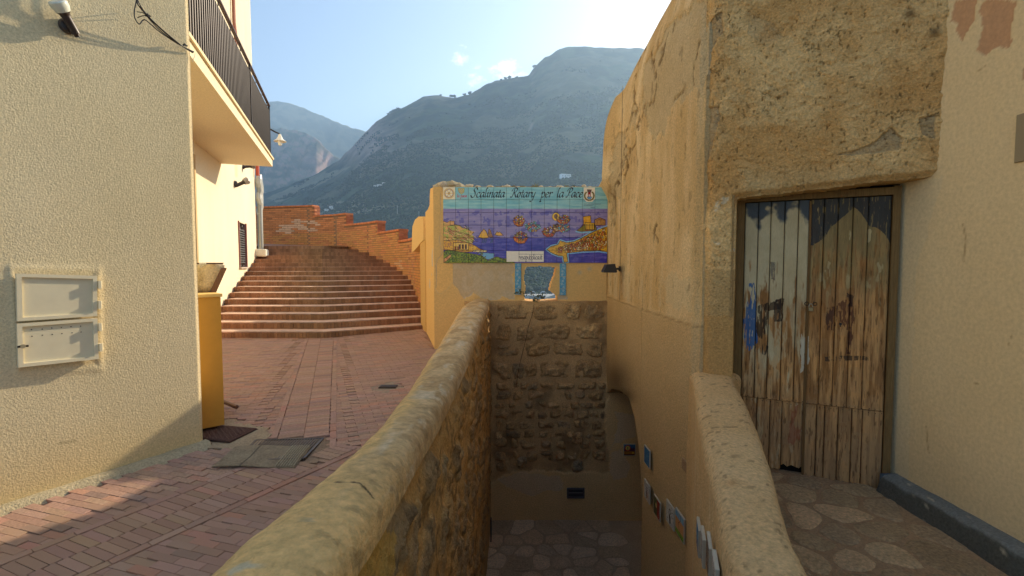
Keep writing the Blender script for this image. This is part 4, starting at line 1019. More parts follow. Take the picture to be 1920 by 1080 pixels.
img = mixc(img, lin(54, 50, 130), ((n2 > .60) & (GY > 285))*.55)
OUT_ = lin(62, 34, 24)
def fillp(poly, c, amp=6, outline=2.0, c2=None, t=None):
    global img
    poly = list(poly); xs_ = [p[0] for p in poly]; ys_ = [p[1] for p in poly]
    x0 = max(0, int((min(xs_)-12-118)/1185*CW_)); x1 = min(CW_, int((max(xs_)+12-118)/1185*CW_)+1); y0 = max(0, int((min(ys_)-12-115)/554*CH_)); y1 = min(CH_, int((max(ys_)+12-115)/554*CH_)+1)
    s_ = (slice(y0, y1), slice(x0, x1)); gx, gy = GX[s_]+(n2[s_]-.5)*amp, GY[s_]+(n3[s_]-.5)*amp; m = inpoly(gx, gy, poly)
    cc = np.broadcast_to(c, m.shape+(3,)) if c2 is None else mixc(c, c2, sst(n3[s_]*.6+n2[s_]*.4, .4, .6)); sub = img[s_]; sub[m] = cc[m]
    if outline: dd = pldist(gx, gy, poly+[poly[0]]); sub[dd < outline] = OUT_
def line(pts, w=2, c=None):
    xs_ = [p[0] for p in pts]; ys_ = [p[1] for p in pts]
    x0 = max(0, int((min(xs_)-8-118)/1185*CW_)); x1 = min(CW_, int((max(xs_)+8-118)/1185*CW_)+1); y0 = max(0, int((min(ys_)-8-115)/554*CH_)); y1 = min(CH_, int((max(ys_)+8-115)/554*CH_)+1)
    s_ = (slice(y0, y1), slice(x0, x1)); img[s_][pldist(GX[s_], GY[s_], pts) < w] = OUT_ if c is None else c
GRN, GRN2, ROC, ROC2, SAND = lin(110, 122, 52), lin(150, 156, 84), lin(150, 106, 72), lin(190, 148, 100), lin(196, 160, 84)
# left headland with castle
fillp([(118, 362), (150, 372), (170, 358), (200, 385), (236, 395), (262, 412), (300, 425), (338, 445), (322, 462), (342, 492), (330, 520), (290, 528), (240, 520), (118, 520)], GRN2, c2=ROC2)
fillp([(150, 400), (200, 392), (230, 440), (300, 460), (336, 470), (334, 515), (280, 500), (220, 490), (160, 450)], ROC, c2=GRN2, outline=1.3)
for i in range(46):
    x = random.uniform(122, 320); y = random.uniform(395, 505); line([(x, y), (x+random.uniform(12, 34), y+random.uniform(4, 22)), (x+random.uniform(20, 55), y+random.uniform(8, 30))], 1.2, random.choice([OUT_, lin(92, 104, 40), lin(206, 176, 130)]))
fillp([(168, 362), (198, 362), (198, 392), (168, 392)], ROC2, 2)
fillp([(118, 505), (220, 498), (300, 520), (346, 540), (380, 565), (430, 580), (400, 590), (330, 586), (240, 592), (118, 570)], ROC, c2=SAND)
fillp([(190, 520), (300, 520), (300, 572), (190, 572)], SAND, 3, c2=lin(206, 180, 120))
for x in (236, 258, 280): fillp([(x-7, 532), (x+7, 532), (x+7, 566), (x-7, 566)], OUT_, 1, 0)
for x in (205, 225): fillp([(x-6, 548), (x+6, 548), (x+6, 570), (x-6, 570)], lin(120, 70, 40), 1, 1)
for x, w in ((350, 22), (372, 30), (395, 16), (418, 16)): fillp([(x-w, 584), (x-w/2, 576), (x+w/2, 574), (x+w, 582), (x, 590)], lin(206, 190, 150), 2, 1.2)
fillp([(370, 592), (440, 596), (486, 600), (480, 650), (430, 640), (390, 612)], lin(110, 150, 180), 6, 1)
fillp([(118, 585), (150, 572), (260, 590), (330, 600), (400, 618), (440, 650), (500, 622), (540, 634), (600, 640), (640, 672), (118, 672)], lin(62, 84, 34), c2=lin(120, 134, 60))
for i in range(150):
    x = random.uniform(122, 600); y = random.uniform(600 if x > 250 else 585, 668)
    if x > 420 and y < 640: continue
    fillp([(x+8*math.cos(a)*random.uniform(.5, 1), y+6*math.sin(a)*random.uniform(.5, 1)) for a in np.linspace(0, 6, 6)], random.choice([lin(50, 74, 30), lin(130, 140, 60), lin(84, 100, 40)]), 0, .7)
fillp([(118, 640), (170, 605), (176, 620), (140, 655), (118, 665)], ROC, c2=ROC2)
# two pairs of rocks in the sea
fillp([(370, 480), (388, 448), (410, 420), (426, 436), (440, 470), (445, 482), (410, 490)], ROC2, 5, c2=SAND)
fillp([(438, 468), (446, 418), (458, 428), (470, 462), (478, 478), (458, 482)], lin(110, 84, 60), 5, c2=ROC)
fillp([(490, 462), (506, 438), (514, 446), (524, 440), (540, 455), (552, 466), (520, 470)], ROC2, 4, c2=SAND)
for x in (400, 412, 424, 460, 470): line([(x, 488), (x+4, 505), (x-2, 520)], 2.5, lin(40, 60, 70))
# fishing boats
def boat(cx, cy, w, h):
    fillp([(cx-w, cy-.1*h), (cx-w*.8, cy+.5*h), (cx-w*.3, cy+.9*h), (cx+w*.5, cy+.85*h), (cx+w, cy-.05*h), (cx+w*.2, cy+.25*h)], lin(150, 60, 44), 5, 2.2, c2=lin(190, 120, 60))
    for i in range(46):
        a = random.uniform(0, 2*math.pi); r_ = random.random()**.5; x = cx+math.cos(a)*w*.8*r_; y = cy-.15*h+math.sin(a)*h*.75*r_
        fillp([(x-6, y-5), (x+5, y-4), (x+6, y+5), (x-4, y+6)], random.choice([lin(190, 80, 50), lin(214, 150, 70), lin(90, 50, 40), lin(140, 130, 70), lin(210, 190, 150)]), 3, 1)
    line([(cx-w*.1, cy-h*.9), (cx, cy+.3*h)], 2); line([(cx-w*.8, cy-h*.2), (cx-w*.2, cy-h*.8), (cx+w*.8, cy-h*.1)], 1.4)
fillp([(905+28*math.cos(a)+25, 330+30*math.sin(a)) for a in np.linspace(0, 6.28, 16)], lin(206, 172, 90), 2, 1.5); fillp([(930+12*math.cos(a), 328+16*math.sin(a)) for a in np.linspace(0, 6.28, 10)], lin(110, 80, 60), 2, 1.5)
boat(664, 360, 44, 46); boat(676, 482, 56, 50); boat(985, 350, 52, 36); boat(880, 440, 52, 42); boat(935, 410, 34, 32)
for cx, cy, rr in ((762, 402, 48), (985, 412, 38)):
    for i in range(60):
        a = random.uniform(0, 6.28); q = random.random()**.5*rr; x = cx+1.15*q*math.cos(a); y = cy+.75*q*math.sin(a)
        fillp([(x+8*math.cos(b), y+7*math.sin(b)) for b in np.linspace(0, 5.4, 6)], random.choice([lin(96, 150, 170), lin(130, 170, 170), lin(110, 140, 130), lin(190, 150, 90), lin(190, 120, 110)]), 2, 1.2)
# right-hand town on its spit
coast = [(866, 570), (900, 545), (945, 535), (962, 505), (1005, 520), (1060, 512), (1110, 490), (1160, 462), (1200, 440), (1303, 400), (1303, 588), (1240, 578), (1130, 582), (1050, 592), (1010, 596), (1018, 660), (990, 664), (982, 618), (950, 616), (905, 598)]
for w_, c_ in ((9, lin(130, 170, 190)),): line(coast[:16]+coast[16:], w_, c_); line([coast[-1], coast[0]], w_, c_)
fillp(coast, lin(168, 130, 66), 5, 2.2, c2=SAND)
fillp([(1080, 432), (1120, 400), (1130, 380), (1210, 380), (1225, 425), (1180, 436), (1110, 440)], lin(130, 64, 44), 5, 2, c2=lin(110, 110, 50)); line([(1076, 438), (1110, 446), (1180, 440)], 5, lin(130, 170, 190))
fillp([(1126, 330), (1180, 322), (1184, 385), (1128, 388)], lin(190, 140, 60), 3, 2, c2=lin(206, 160, 84)); fillp([(1140, 372), (1208, 376), (1210, 424), (1144, 424)], SAND, 3, 2)
for x in range(1150, 1208, 11): line([(x, 384), (x, 422)], 1.6)
fillp([(1208, 352), (1246, 336), (1286, 352), (1286, 392), (1210, 396)], lin(120, 84, 60), 3, 2, c2=lin(150, 110, 74))
for x in range(1216, 1284, 10): line([(x, 358), (x, 392)], 1.4, lin(190, 150, 96))
for i in range(330):
    t_ = random.random()**.8; x = 945+t_*352; lo = np.interp(x, [945, 1060, 1130, 1303], [592, 584, 574, 566]); hi = np.interp(x, [945, 1010, 1060, 1110, 1160, 1200, 1303], [555, 528, 520, 500, 472, 450, 392])
    y = hi+8+(lo-hi-10)*(i/330.); w = random.uniform(6, 12); h = random.uniform(9, 17)
    fillp([(x-w/2, y-h/2), (x, y-h*.75), (x+w/2, y-h/2), (x+w/2, y+h/2), (x-w/2, y+h/2)], random.choice([lin(196, 150, 84), lin(206, 178, 126), lin(180, 96, 60), lin(150, 76, 50), lin(214, 196, 160), lin(120, 110, 60), lin(204, 130, 80)]), 1, 1.1)
fillp([(1050, 594), (1130, 586), (1240, 582), (1303, 592), (1303, 600), (1240, 590), (1130, 594), (1050, 602)], lin(120, 160, 200), 3, 0)
# name plate (machine-readable square left out)
fillp([(572, 582), (843, 582), (843, 660), (572, 660)], lin(206, 202, 190), 0, 0)
# emblem tiles
fillp([(118, 115), (205, 115), (205, 204), (118, 204)], lin(204, 196, 172), 0, 0)
def gear(cx, cy, R_, c):
    a = np.arctan2(GY-cy, GX-cx); r_ = np.hypot(GX-cx, GY-cy); rr = R_*(1+.10*np.sign(np.sin(a*24)))
    m = ((r_ < rr) & (r_ > R_*.74)) | (r_ < R_*.20) | ((r_ < R_*.8) & (np.abs(np.sin(a*3)) < .16*R_/np.maximum(r_, 3)*.9))
    img[m] = c; m2 = (np.abs(r_-R_*.74) < 1.2) | (np.abs(r_-R_*.20) < 1) | ((r_ < R_*.97) & (r_ > R_*.88) & (np.sin(a*24+.8) > .3)); img[m2 & (r_ < R_*1.1)] = lin(74, 84, 140)
gear(161, 160, 37, lin(190, 156, 64)); 
fillp([(208, 118), (298, 118), (298, 205), (208, 205)], lin(128, 168, 172), 0, 0); fillp([(226, 124), (272, 124), (270, 152), (250, 168), (232, 152)], lin(176, 176, 110), 2, 1, None); gear(250, 142, 16, lin(196, 160, 70))
fillp([(1128, 118), (1210, 118), (1210, 200), (1190, 222), (1150, 222), (1128, 200)], lin(208, 200, 182), 0, 0)
for s_ in (-1, 1):
    for i in range(11):
        a = math.radians(100-s_*0+i*13.5); x = 1169+s_*-30*math.cos(a-math.pi/2)*1; th = math.radians(270+ -s_*(-i*13)) 
        ang = math.radians(90+s_*(10+i*13)); x = 1169+33*math.cos(ang); y = 178+33*math.sin(ang)
        fillp([(x+6*math.cos(b+ang), y+4*math.sin(b+ang)) for b in np.linspace(0, 5.5, 6)], lin(122, 116, 52), 0, .8)
fillp([(1154, 134), (1184, 134), (1180, 152), (1158, 152)], lin(96, 70, 60), 1, 1.5); fillp([(1160, 152), (1178, 152), (1178, 184), (1160, 184)], lin(150, 34, 34), 0, 1); fillp([(1165, 168), (1173, 168), (1173, 184), (1165, 184)], lin(200, 190, 180), 0, 0); fillp([(1152, 186), (1188, 186), (1180, 202), (1160, 202)], lin(96, 140, 170), 0, 1)
# lettering, broad-nib strokes
GL = {'a': ([[(.78, .95), (.42, 1.0), (.08, .6), (.1, .12), (.38, .03), (.74, .6)], [(.8, 1.0), (.73, .35), (.8, .03), (1.0, .15)]], 1.02),
      'c': ([[(.72, .82), (.5, 1.0), (.2, .85), (.05, .42), (.2, .04), (.5, .03), (.76, .22)]], .86),
      'e': ([[(.1, .45), (.5, .58), (.7, .82), (.5, 1.0), (.2, .85), (.05, .42), (.2, .04), (.5, .03), (.76, .22)]], .86),
      'i': ([[(.02, .8), (.2, 1.0), (.15, .3), (.24, .03), (.45, .17)], [(.25, 1.42), (.32, 1.48)]], .5),
      'l': ([[(.42, 1.82), (.28, 1.92), (.18, 1.6), (.13, .3), (.22, .03), (.45, .17)]], .5),
      'n': ([[(.02, .82), (.2, 1.0), (.13, 0)], [(.15, .5), (.42, .9), (.68, 1.0), (.74, .75), (.68, .2), (.78, .02), (.98, .17)]], 1.05),
      'o': ([[(.5, 1.0), (.2, .85), (.05, .4), (.25, .02), (.55, .12), (.75, .6), (.6, .95), (.45, 1.0)]], .92),
      'p': ([[(.02, .82), (.2, 1.0), (.08, -.85)], [(.15, .55), (.45, .98), (.75, .85), (.78, .4), (.5, .02), (.18, .1)], [(-.1, -.85), (.25, -.85)]], .98),
      'r': ([[(.02, .82), (.2, 1.0), (.13, 0)], [(.15, .5), (.38, .92), (.62, 1.0), (.68, .85)]], .74),
      't': ([[(.28, 1.4), (.18, .3), (.28, .02), (.52, .14)], [(0, .97), (.52, 1.0)]], .56),
      'y': ([[(.02, .82), (.2, 1.0), (.18, .35), (.35, .03), (.68, .35)], [(.85, 1.0), (.72, .2), (.5, -.6), (.2, -.85), (-.05, -.72)]], .98),
      'S': ([[(1.2, 1.55), (1.0, 1.9), (.6, 1.85), (.42, 1.45), (.75, 1.0), (.85, .5), (.6, .05), (.15, .03), (-.1, .4)]], 1.2),
      'R': ([[(.55, 1.7), (.42, .8), (.2, .05), (-.15, .1)], [(.0, 1.25), (.2, 1.7), (.7, 1.92), (1.15, 1.65), (.95, 1.15), (.5, .95)], [(.62, .95), (.95, .3), (1.2, .03), (1.45, .15)]], 1.35),
      'P': ([[(.55, 1.7), (.42, .8), (.2, .05), (-.15, .1)], [(.0, 1.25), (.2, 1.7), (.7, 1.92), (1.15, 1.65), (.95, 1.15), (.5, .95)]], 1.15),
      'b': ([[(.1, 1.6), (.1, .05), (.5, 0), (.75, .5), (.5, 1.0), (.1, .85)]], .9), 'u': ([[(.1, 1), (.12, .2), (.4, 0), (.72, .2)], [(.75, 1), (.75, 0)]], .9), 's': ([[(.62, .85), (.35, 1), (.12, .8), (.35, .55), (.65, .3), (.4, 0), (.08, .12)]], .78), '.': ([[(.1, .05), (.15, .05)]], .3)}
def write(txt, x0, x1, yb, xh, nib=(.19, .045), ang=40, slant=.2, col=(18, 16, 16)):
    tot = sum(GL[ch][1] for ch in txt); k = (x1-x0)/tot; x = x0; ca, sa = math.cos(math.radians(ang)), math.sin(math.radians(ang)); cc = lin(*col)
    for ch in txt:
        for stq in GL[ch][0]:
            pts = spl([np.array([p[0], p[1], 0.]) for p in stq], 14) if len(stq) > 2 else [np.array([*stq[0], 0.])+(np.array([*stq[1], 0.])-np.array([*stq[0], 0.]))*t for t in np.linspace(0, 1, 14)]
            pp = [(x+p[0]*k+slant*p[1]*xh, yb-p[1]*xh) for p in pts]
            xs_ = [p[0] for p in pp]; ys_ = [p[1] for p in pp]; X0 = max(0, int((min(xs_)-10-118)/1185*CW_)); X1 = int((max(xs_)+10-118)/1185*CW_); Y0 = max(0, int((min(ys_)-10-115)/554*CH_)); Y1 = int((max(ys_)+10-115)/554*CH_)
            s_ = (slice(Y0, Y1), slice(X0, X1)); gx, gy = GX[s_], GY[s_]; m = np.zeros(gx.shape, bool); a_ = nib[0]*xh/2*1.5; b_ = max(nib[1]*xh, 1.5)
            for q in pp:
                dx, dy = gx-q[0], -(gy-q[1]); u_ = dx*ca+dy*sa; v_ = -dx*sa+dy*ca; m |= (u_/a_)**2+(v_/b_)**2 < 1
            img[s_][m] = cc
        x += GL[ch][1]*k
write('Scalinata', 318, 560, 189, 36); write('Rotary', 606, 778, 189, 36); write('per', 820, 900, 189, 36); write('la', 934, 984, 189, 36); write('Pace', 1004, 1120, 189, 36)
write('la', 218, 236, 188, 11, (.2, .1), col=(150, 60, 70), slant=.1); write('pace', 244, 290, 188, 12, (.2, .1), col=(150, 60, 70), slant=.1)
write('resapubblica.it', 662, 832, 642, 20, (.1, .09), 0, 0, (40, 30, 60)) 
for x0, x1, y in ((660, 730, 604), (735, 838, 605), (660, 760, 654), (1130, 1200, 238), (1214, 1250, 238), (1130, 1190, 250), (1180, 1205, 262)):
    x = x0
    while x < x1: w = random.uniform(3, 8); line([(x, y+jit(.8)), (x+w, y+jit(.8))], 1.3, lin(70, 66, 80)); x += w+2.5
# make the picture available as an image built here, then cut it over the tiles
def make_img(name, a):
    h, w = a.shape[:2]; im = bpy.data.images.new(name, w, h, float_buffer=True); im.colorspace_settings.name = 'Non-Color'
    b = np.ones((h, w, 4), np.float32); b[..., :3] = a[::-1]; im.pixels.foreach_set(b.reshape(-1)); im.update(); return im
M_mural = vmat('tile_picture', .22, 30, .05, 25, .12, .003, .55, img=make_img('tile_picture', np.clip((lambda l: l+(img-l)*1.22)((img@np.array([.3, .59, .11]))[..., None])*1.5, 0, 1)))
mur = empty('tiled_picture_sign', 'hand-painted majolica tile picture of a bay with boats and lettering Scalinata Rotary per la Pace', 'sign', None, (.2, YS-.02, mz0))
colx = [mx0+(mx1-mx0)*i/13 for i in range(14)]; rowz = [mz1-(mz1-mz0)*i/6 for i in range(7)]
MB().box(((mx0+mx1)/2, YS-.004, (mz0+mz1)/2), (mx1-mx0-.006, .012, mz1-mz0-.006), None, lin(30, 28, 50)).build('grout_bed', M_plaster, mur)
for r_ in range(6):
    for c_ in range(13):
        xa, xb_, za, zb_ = colx[c_]+.002, colx[c_+1]-.002, rowz[r_+1]+.002, rowz[r_]-.002; y0 = YS-.019+jit(.0012); e = .003
        V = [(xa, y0+.009, za), (xb_, y0+.009, za), (xb_, y0+.009, zb_), (xa, y0+.009, zb_), (xa, y0+.002, za), (xb_, y0+.002, za), (xb_, y0+.002, zb_), (xa, y0+.002, zb_), (xa+e, y0, za+e), (xb_-e, y0, za+e), (xb_-e, y0, zb_-e), (xa+e, y0, zb_-e)]
        tl = jit(.0012); V = [(x, y+tl*(x-xa)/.2, z) for x, y, z in V]
        Fs = [[8, 9, 10, 11]]+[[a, (a+1) % 4, 4+(a+1) % 4, 4+a] for a in range(4)]+[[4+a, 4+(a+1) % 4, 8+(a+1) % 4, 8+a] for a in range(4)]
        uv = [((v[0]-mx0)/(mx1-mx0), (v[2]-mz0)/(mz1-mz0)) for v in V]
        link('tile', mesh_np('tile', V, Fs, uv=uv), M_mural, mur)
# blue tile strips beside the opening
sw, sh_ = 60, 300; yy2, xx2 = np.mgrid[0:sh_, 0:sw].astype(float); q2 = np.stack([xx2/12, yy2/12, 0*xx2], -1); sn = fbm(q2, 1.4, 4, 181)
simg = mixc(lin(60, 140, 184), lin(110, 176, 204), sn)
for i in range(10):
    cx_, cy_ = 30+12*math.sin(i*1.9), 15+i*30; a_ = np.arctan2(yy2-cy_, xx2-cx_); r2_ = np.hypot(xx2-cx_, yy2-cy_); simg[(r2_ < 9+4*np.cos(a_*5)) & (r2_ > 3)] = lin(170, 196, 200); simg[(np.abs(xx2-(30+14*np.sin(yy2/15+i))) < 1.4) & (np.abs(yy2-cy_) < 15)] = lin(170, 196, 204)
M_strip = vmat('strip_picture', .25, 30, .05, 25, .1, .003, .5, img=make_img('strip_picture', simg))
for (pa, pb_, rows_, la) in ((965.5, 977, (493.5, 506, 541, 552.5), 'narrow strip of blue floral tiles on the left of the wall opening'), (1049.5, 1061, (493.5, 518.5, 541.5, 553.5), 'narrow strip of blue floral tiles on the right of the wall opening')):
    x0_, x1_ = at_y(pa, 520, YS)[0], at_y(pb_, 520, YS)[0]; t = empty('tile_strip', la, 'tile strip', None, (x0_, YS-.01, 1.2)); zz_ = [at_y(960, r_, YS)[2] for r_ in rows_]
    for i in range(3):
        za, zb_ = zz_[i+1]+.002, zz_[i]-.002; V = [(x0_, YS-.014, za), (x1_, YS-.014, za), (x1_, YS-.014, zb_), (x0_, YS-.014, zb_), (x0_, YS+.004, za), (x1_, YS+.004, za), (x1_, YS+.004, zb_), (x0_, YS+.004, zb_)]
        link('tile', mesh_np('tile', V, [[0, 1, 2, 3], [1, 0, 4, 5], [2, 1, 5, 6], [3, 2, 6, 7], [0, 3, 7, 4]], uv=[((v[0]-x0_)/(x1_-x0_), (v[2]-zz_[3])/(zz_[0]-zz_[3])) for v in V]), M_strip, t)
# ================================================================== stair well: back wall, floor, low wall on the street side
YBK = 7.52; FZ = at_y(1040, 975, YBK)[2]; XIN = -.34
bw = empty('stone_back_wall', 'dark rubble and block stone wall closing the stairwell below the tiled picture', 'wall', None, (.6, YBK, FZ))
xs = np.arange(-.75, 2.9, .016); zt_ = at_y(1030, 565, YBK)[2]; zs = np.arange(FZ-.15, zt_+.01, .016); X, Zg = np.meshgrid(xs, zs); P = np.stack([X, 0*X+YBK, Zg], -1); px, py = proj(P)
nse = fbm(P, 7, 4, 201)-.5
plz = (py+nse*14 > np.interp(px, [900, 925, 960, 1000, 1060, 1140, 1145], [905, 905, 884, 880, 884, 887, 887])) | (px+nse*14 > np.interp(py, [560, 740, 790, 830, 890], [1160, 1138, 1134, 1138, 1146]))
MORT = lin(206, 164, 106); Cw = mixc(MORT*.88, lin(222, 180, 120), fbm(P, 4, 5, 202)); Cw = mixc(Cw, lin(110, 84, 52), sst(fbm(P, 2.2, 4, 203), .5, .7)*.6)
PL = mixc(lin(220, 180, 116), lin(232, 194, 134), fbm(P, 3, 4, 204)); g1 = inpoly(px+nse*16, py+nse*12, [(935, 900), (975, 882), (1010, 888), (1050, 892), (1056, 915), (1020, 920), (998, 930), (985, 925), (950, 912)]) | inpoly(px+nse*10, py+nse*10, [(1150, 770), (1190, 775), (1190, 820), (1150, 830), (1145, 850), (1160, 840), (1180, 870), (1175, 895), (1150, 900), (1142, 880), (1145, 845), (1160, 790)])
PL = np.where(g1[..., None], mixc(lin(214, 182, 134), lin(224, 194, 148), fbm(P, 9, 4, 205)), PL); Cw = np.where(plz[..., None], PL, Cw)
d_ = np.where(plz, .018+.004*(nse), .022*(fbm(P, 6, 4, 206)-.5)+.012*(fbm(P, 22, 3, 207)-.5)); P[..., 1] -= d_
P[..., 2] += np.where(Zg > zt_-.02, .02*(fbm(P, (6, 1, 0), 3, 208)-.5)*2, 0)
solid('mortar_bed', P, Cw, M_rough, T=(0, .5, 0), parent=bw)
def stone_blob(poly_or_box, name='stone', seedk=0, col=None, depth=.05, nx=13, nz=9):
    """uneven stone face filling a px rectangle of the back wall"""
    x0, y0, x1, y1 = poly_or_box; a = at_y(x0, y1, YBK); b = at_y(x1, y0, YBK)
    U, V_ = np.meshgrid(np.linspace(-1, 1, nx), np.linspace(-1, 1, nz)); cx_, cz_ = (a[0]+b[0])/2, (a[2]+b[2])/2; hw, hh = (b[0]-a[0])/2, (b[2]-a[2])/2
    m = np.maximum(np.abs(U), np.abs(V_)); rr = np.hypot(U, V_); k_ = np.where(rr > 0, m/np.maximum(rr, 1e-6), 1); k_ = k_*.35+.65
    Pq = np.stack([cx_+U*hw*k_, 0*U, cz_+V_*hh*k_], -1); w_ = fbm(Pq+seedk, 7, 4, 211)-.5; Pq[..., 0] += w_*.12*(m); Pq[..., 2] += (fbm(Pq+seedk+7, 7, 4, 212)-.5)*.11*m
    prof = (1-m**3)**.6*(1-.75*sst(fbm(Pq+seedk, 7, 3, 216), .56, .68)); rough = (fbm(Pq+seedk, 30, 4, 213, .65)-.5)*.075+(fbm(Pq+seedk, 9, 3, 214)-.5)*.04
    Pq[..., 1] = YBK+.012-depth*prof+rough*(.25+.75*prof)*(m < .99)
    v = fbm(Pq+seedk, 16, 4, 215, .65); C = mixc(col*.5, col*1.35, v); C = mixc(C, mixc(MORT*.85, lin(190, 146, 90), v), np.clip(sst(m+.5*(v-.5), .62, .95)+sst(fbm(Pq+seedk, 7, 3, 216), .56, .68), 0, 1)*.8)
    return solid(name, Pq, C, M_stone, parent=bw, smooth=True, T=(0, .05, 0))
bl = [(930, 569, 990, 599), (996, 572, 1048, 600), (1056, 570, 1088, 601), (1096, 570, 1134, 600), (927, 606, 960, 641), (967, 608, 1001, 640), (1008, 606, 1070, 637), (1076, 605, 1130, 636),
      (930, 643, 975, 671), (984, 642, 1033, 668), (1038, 641, 1094, 668), (1098, 642, 1133, 669), (926, 676, 957, 712), (960, 678, 982, 710), (984, 680, 1006, 706), (1012, 674, 1070, 709), (1076, 674, 1130, 710)]
sc = [lin(214, 174, 116), lin(198, 160, 106), lin(222, 182, 122), lin(190, 158, 112), lin(212, 168, 106)]
for i, b_ in enumerate(bl): stone_blob(b_, 'stone', i*3.7, sc[i % 5], .04, 22, 15)
y = 716; i = 0
while y < 878:
    h = 15+random.random()*9; x = 924+random.random()*8
    while x < 1128:
        w = 14+random.random()*26; w = min(w, 1138-x)
        if w > 9 and random.random() < .93 and y+h < np.interp(x, [920, 960, 1140], [898, 878, 884]): stone_blob((x, y+jit(2), x+w-3, y+h-2.5+jit(2)), 'stone', 60+i*2.3, sc[i % 5]*(.8+.45*random.random()), .035+.02*random.random(), 11, 8)
        x += w; i += 1
    y += h
stone_blob((1072, 810, 1096, 832), 'stone', 400, lin(206, 160, 104), .06); stone_blob((968, 856, 990, 878), 'stone', 401, lin(196, 172, 130), .06); stone_blob((1072, 858, 1094, 884), 'stone', 402, lin(176, 158, 122), .06)
# recessed light low on the back wall
a = at_y(1063, 934, YBK-.03); b = at_y(1096, 915, YBK-.03); cx_, cz_ = (a[0]+b[0])/2, (a[2]+b[2])/2; w_, h_ = b[0]-a[0], b[2]-a[2]
t = empty('recessed_step_light', 'dark grey rectangular recessed lamp low on the plaster at the foot of the stone wall', 'wall light', None, (cx_, YBK-.03, cz_))
for dx, dz, sx, sz in ((0, h_*.42, w_, h_*.16), (0, -h_*.42, w_, h_*.16), (-w_*.46, 0, w_*.08, h_*.68), (w_*.46, 0, w_*.08, h_*.68)): MB().box((cx_+dx, YBK-.032, cz_+dz), (sx, .03, sz), None, lin(84, 80, 82), .002).build('frame', M_paint, t)
MB().box((cx_, YBK-.022, cz_), (w_*.84, .012, h_*.68), None, lin(58, 54, 58)).build('back_plate', M_paint, t); MB().box((cx_, YBK-.034, cz_+.005), (w_*.8, .018, .012), None, lin(98, 92, 92)).build('louvre', M_paint, t)
# floor of the stairwell: irregular flagstones
def vor(pts, bbox):
    out = []
    for i, p in enumerate(pts):
        poly = [np.array(q, float) for q in ((bbox[0], bbox[1]), (bbox[2], bbox[1]), (bbox[2], bbox[3]), (bbox[0], bbox[3]))]
        for j, q in enumerate(pts):
            if i == j or abs(q[0]-p[0])+abs(q[1]-p[1]) > 1.8: continue
            m = (p+q)/2; n_ = q-p; new = []
            for k in range(len(poly)):
                a, b = poly[k], poly[(k+1) % len(poly)]; da, db = (a-m)@n_, (b-m)@n_
                if da <= 0: new.append(a)
                if (da < 0) != (db < 0) and abs(da-db) > 1e-9: new.append(a+(b-a)*da/(da-db))
            poly = new
            if len(poly) < 3: break
        if len(poly) >= 3: out.append(poly)
    return out
def flags(name, base, zf, bbox, step, gap, cols, seed, inside, th=.02, rnd=0, prob=1.):
    r2 = np.random.default_rng(seed); pts = []; nx_ = int((bbox[2]-bbox[0])/step); ny_ = int((bbox[3]-bbox[1])/step)
    for i in range(nx_+1):
        for j in range(ny_+1): pts.append(np.array([bbox[0]+(i+.5*(j % 2))*step+r2.uniform(-.38, .38)*step, bbox[1]+j*step+r2.uniform(-.38, .38)*step]))
    for poly in vor(pts, bbox):
        poly = np.array(poly); c = poly.mean(0)
        if not inside(*c) or r2.random() > prob: continue
        R0 = np.linalg.norm(poly-c, axis=1).mean()
        # resample the outline, wobble it
        q = []
        for a, b in zip(poly, np.roll(poly, -1, 0)):
            l = np.linalg.norm(b-a); n_ = max(1, int(l/.06))
            for k in range(n_): q.append(a+(b-a)*k/n_)
        q = np.array(q); 
        if rnd:
            for _ in range(rnd): q = (np.roll(q, 1, 0)+q*2+np.roll(q, -1, 0))/4
        q = q+r2.uniform(-1, 1, q.shape)*.006; d = q-c; l = np.linalg.norm(d, axis=1, keepdims=True); q1 = c+d*np.clip((l-gap)/l, .2, 1); q2 = c+d*np.clip((l-gap-.014)/l, .2, 1)
        tilt = r2.uniform(-.012, .012, 2); n_ = len(q)
        if n_ < 3: continue
        Z1 = lambda Q: np.array([zf(x, y) for x, y in Q])
        V = np.concatenate([np.c_[q1, Z1(q1)-.03], np.c_[q1, Z1(q1)+th*.5+(q1-c)@tilt], np.c_[q2, Z1(q2)+th+(q2-c)@tilt], [[c[0], c[1], zf(*c)+th+.003]]])
        Fs = [[i, (i+1) % n_, n_+(i+1) % n_, n_+i] for i in range(n_)]+[[n_+i, n_+(i+1) % n_, 2*n_+(i+1) % n_, 2*n_+i] for i in range(n_)]+[[2*n_+i, 2*n_+(i+1) % n_, 3*n_] for i in range(n_)]
        cc = cols[int(r2.integers(len(cols)))]*r2.uniform(.82, 1.15); C = np.tile(cc, (len(V), 1))*(.85+.3*vnoise(V*14, 5))[:, None]
        link('flagstone', mesh_np('flagstone', V, Fs, np.clip(C, 0, 1)), M_stone, base)
xs = np.linspace(-.5, 3.0, 90); ys = np.linspace(4.5, 7.9, 90); X, Y = np.meshgrid(xs, ys); P = np.stack([X, Y, 0*X+FZ], -1); P[..., 2] += .012*(fbm(P, 14, 4, 221)-.5)
wf = solid('stairwell_floor', P, mixc(lin(178, 150, 118), lin(200, 170, 134), fbm(P, 6, 4, 222)), M_rough, T=(0, 0, -.2)); tag(wf, kind='structure')
flags('f', wf, lambda x, y: FZ-.004, (-.4, 4.9, 1.75, 7.55), .30, .016, [lin(216, 186, 146), lin(222, 194, 156), lin(204, 174, 136), lin(216, 182, 140)], 31, lambda x, y: -.3 < x < 1.65 and y < 7.45, .014, 1)
stp = MB()
for i in range(12): stp.box((.1, 4.75-.32*i, FZ+.19*(i+.5)-.0), (.95+.9*(i < 3), .34, .19+.02*i), None, lin(150, 134, 112))
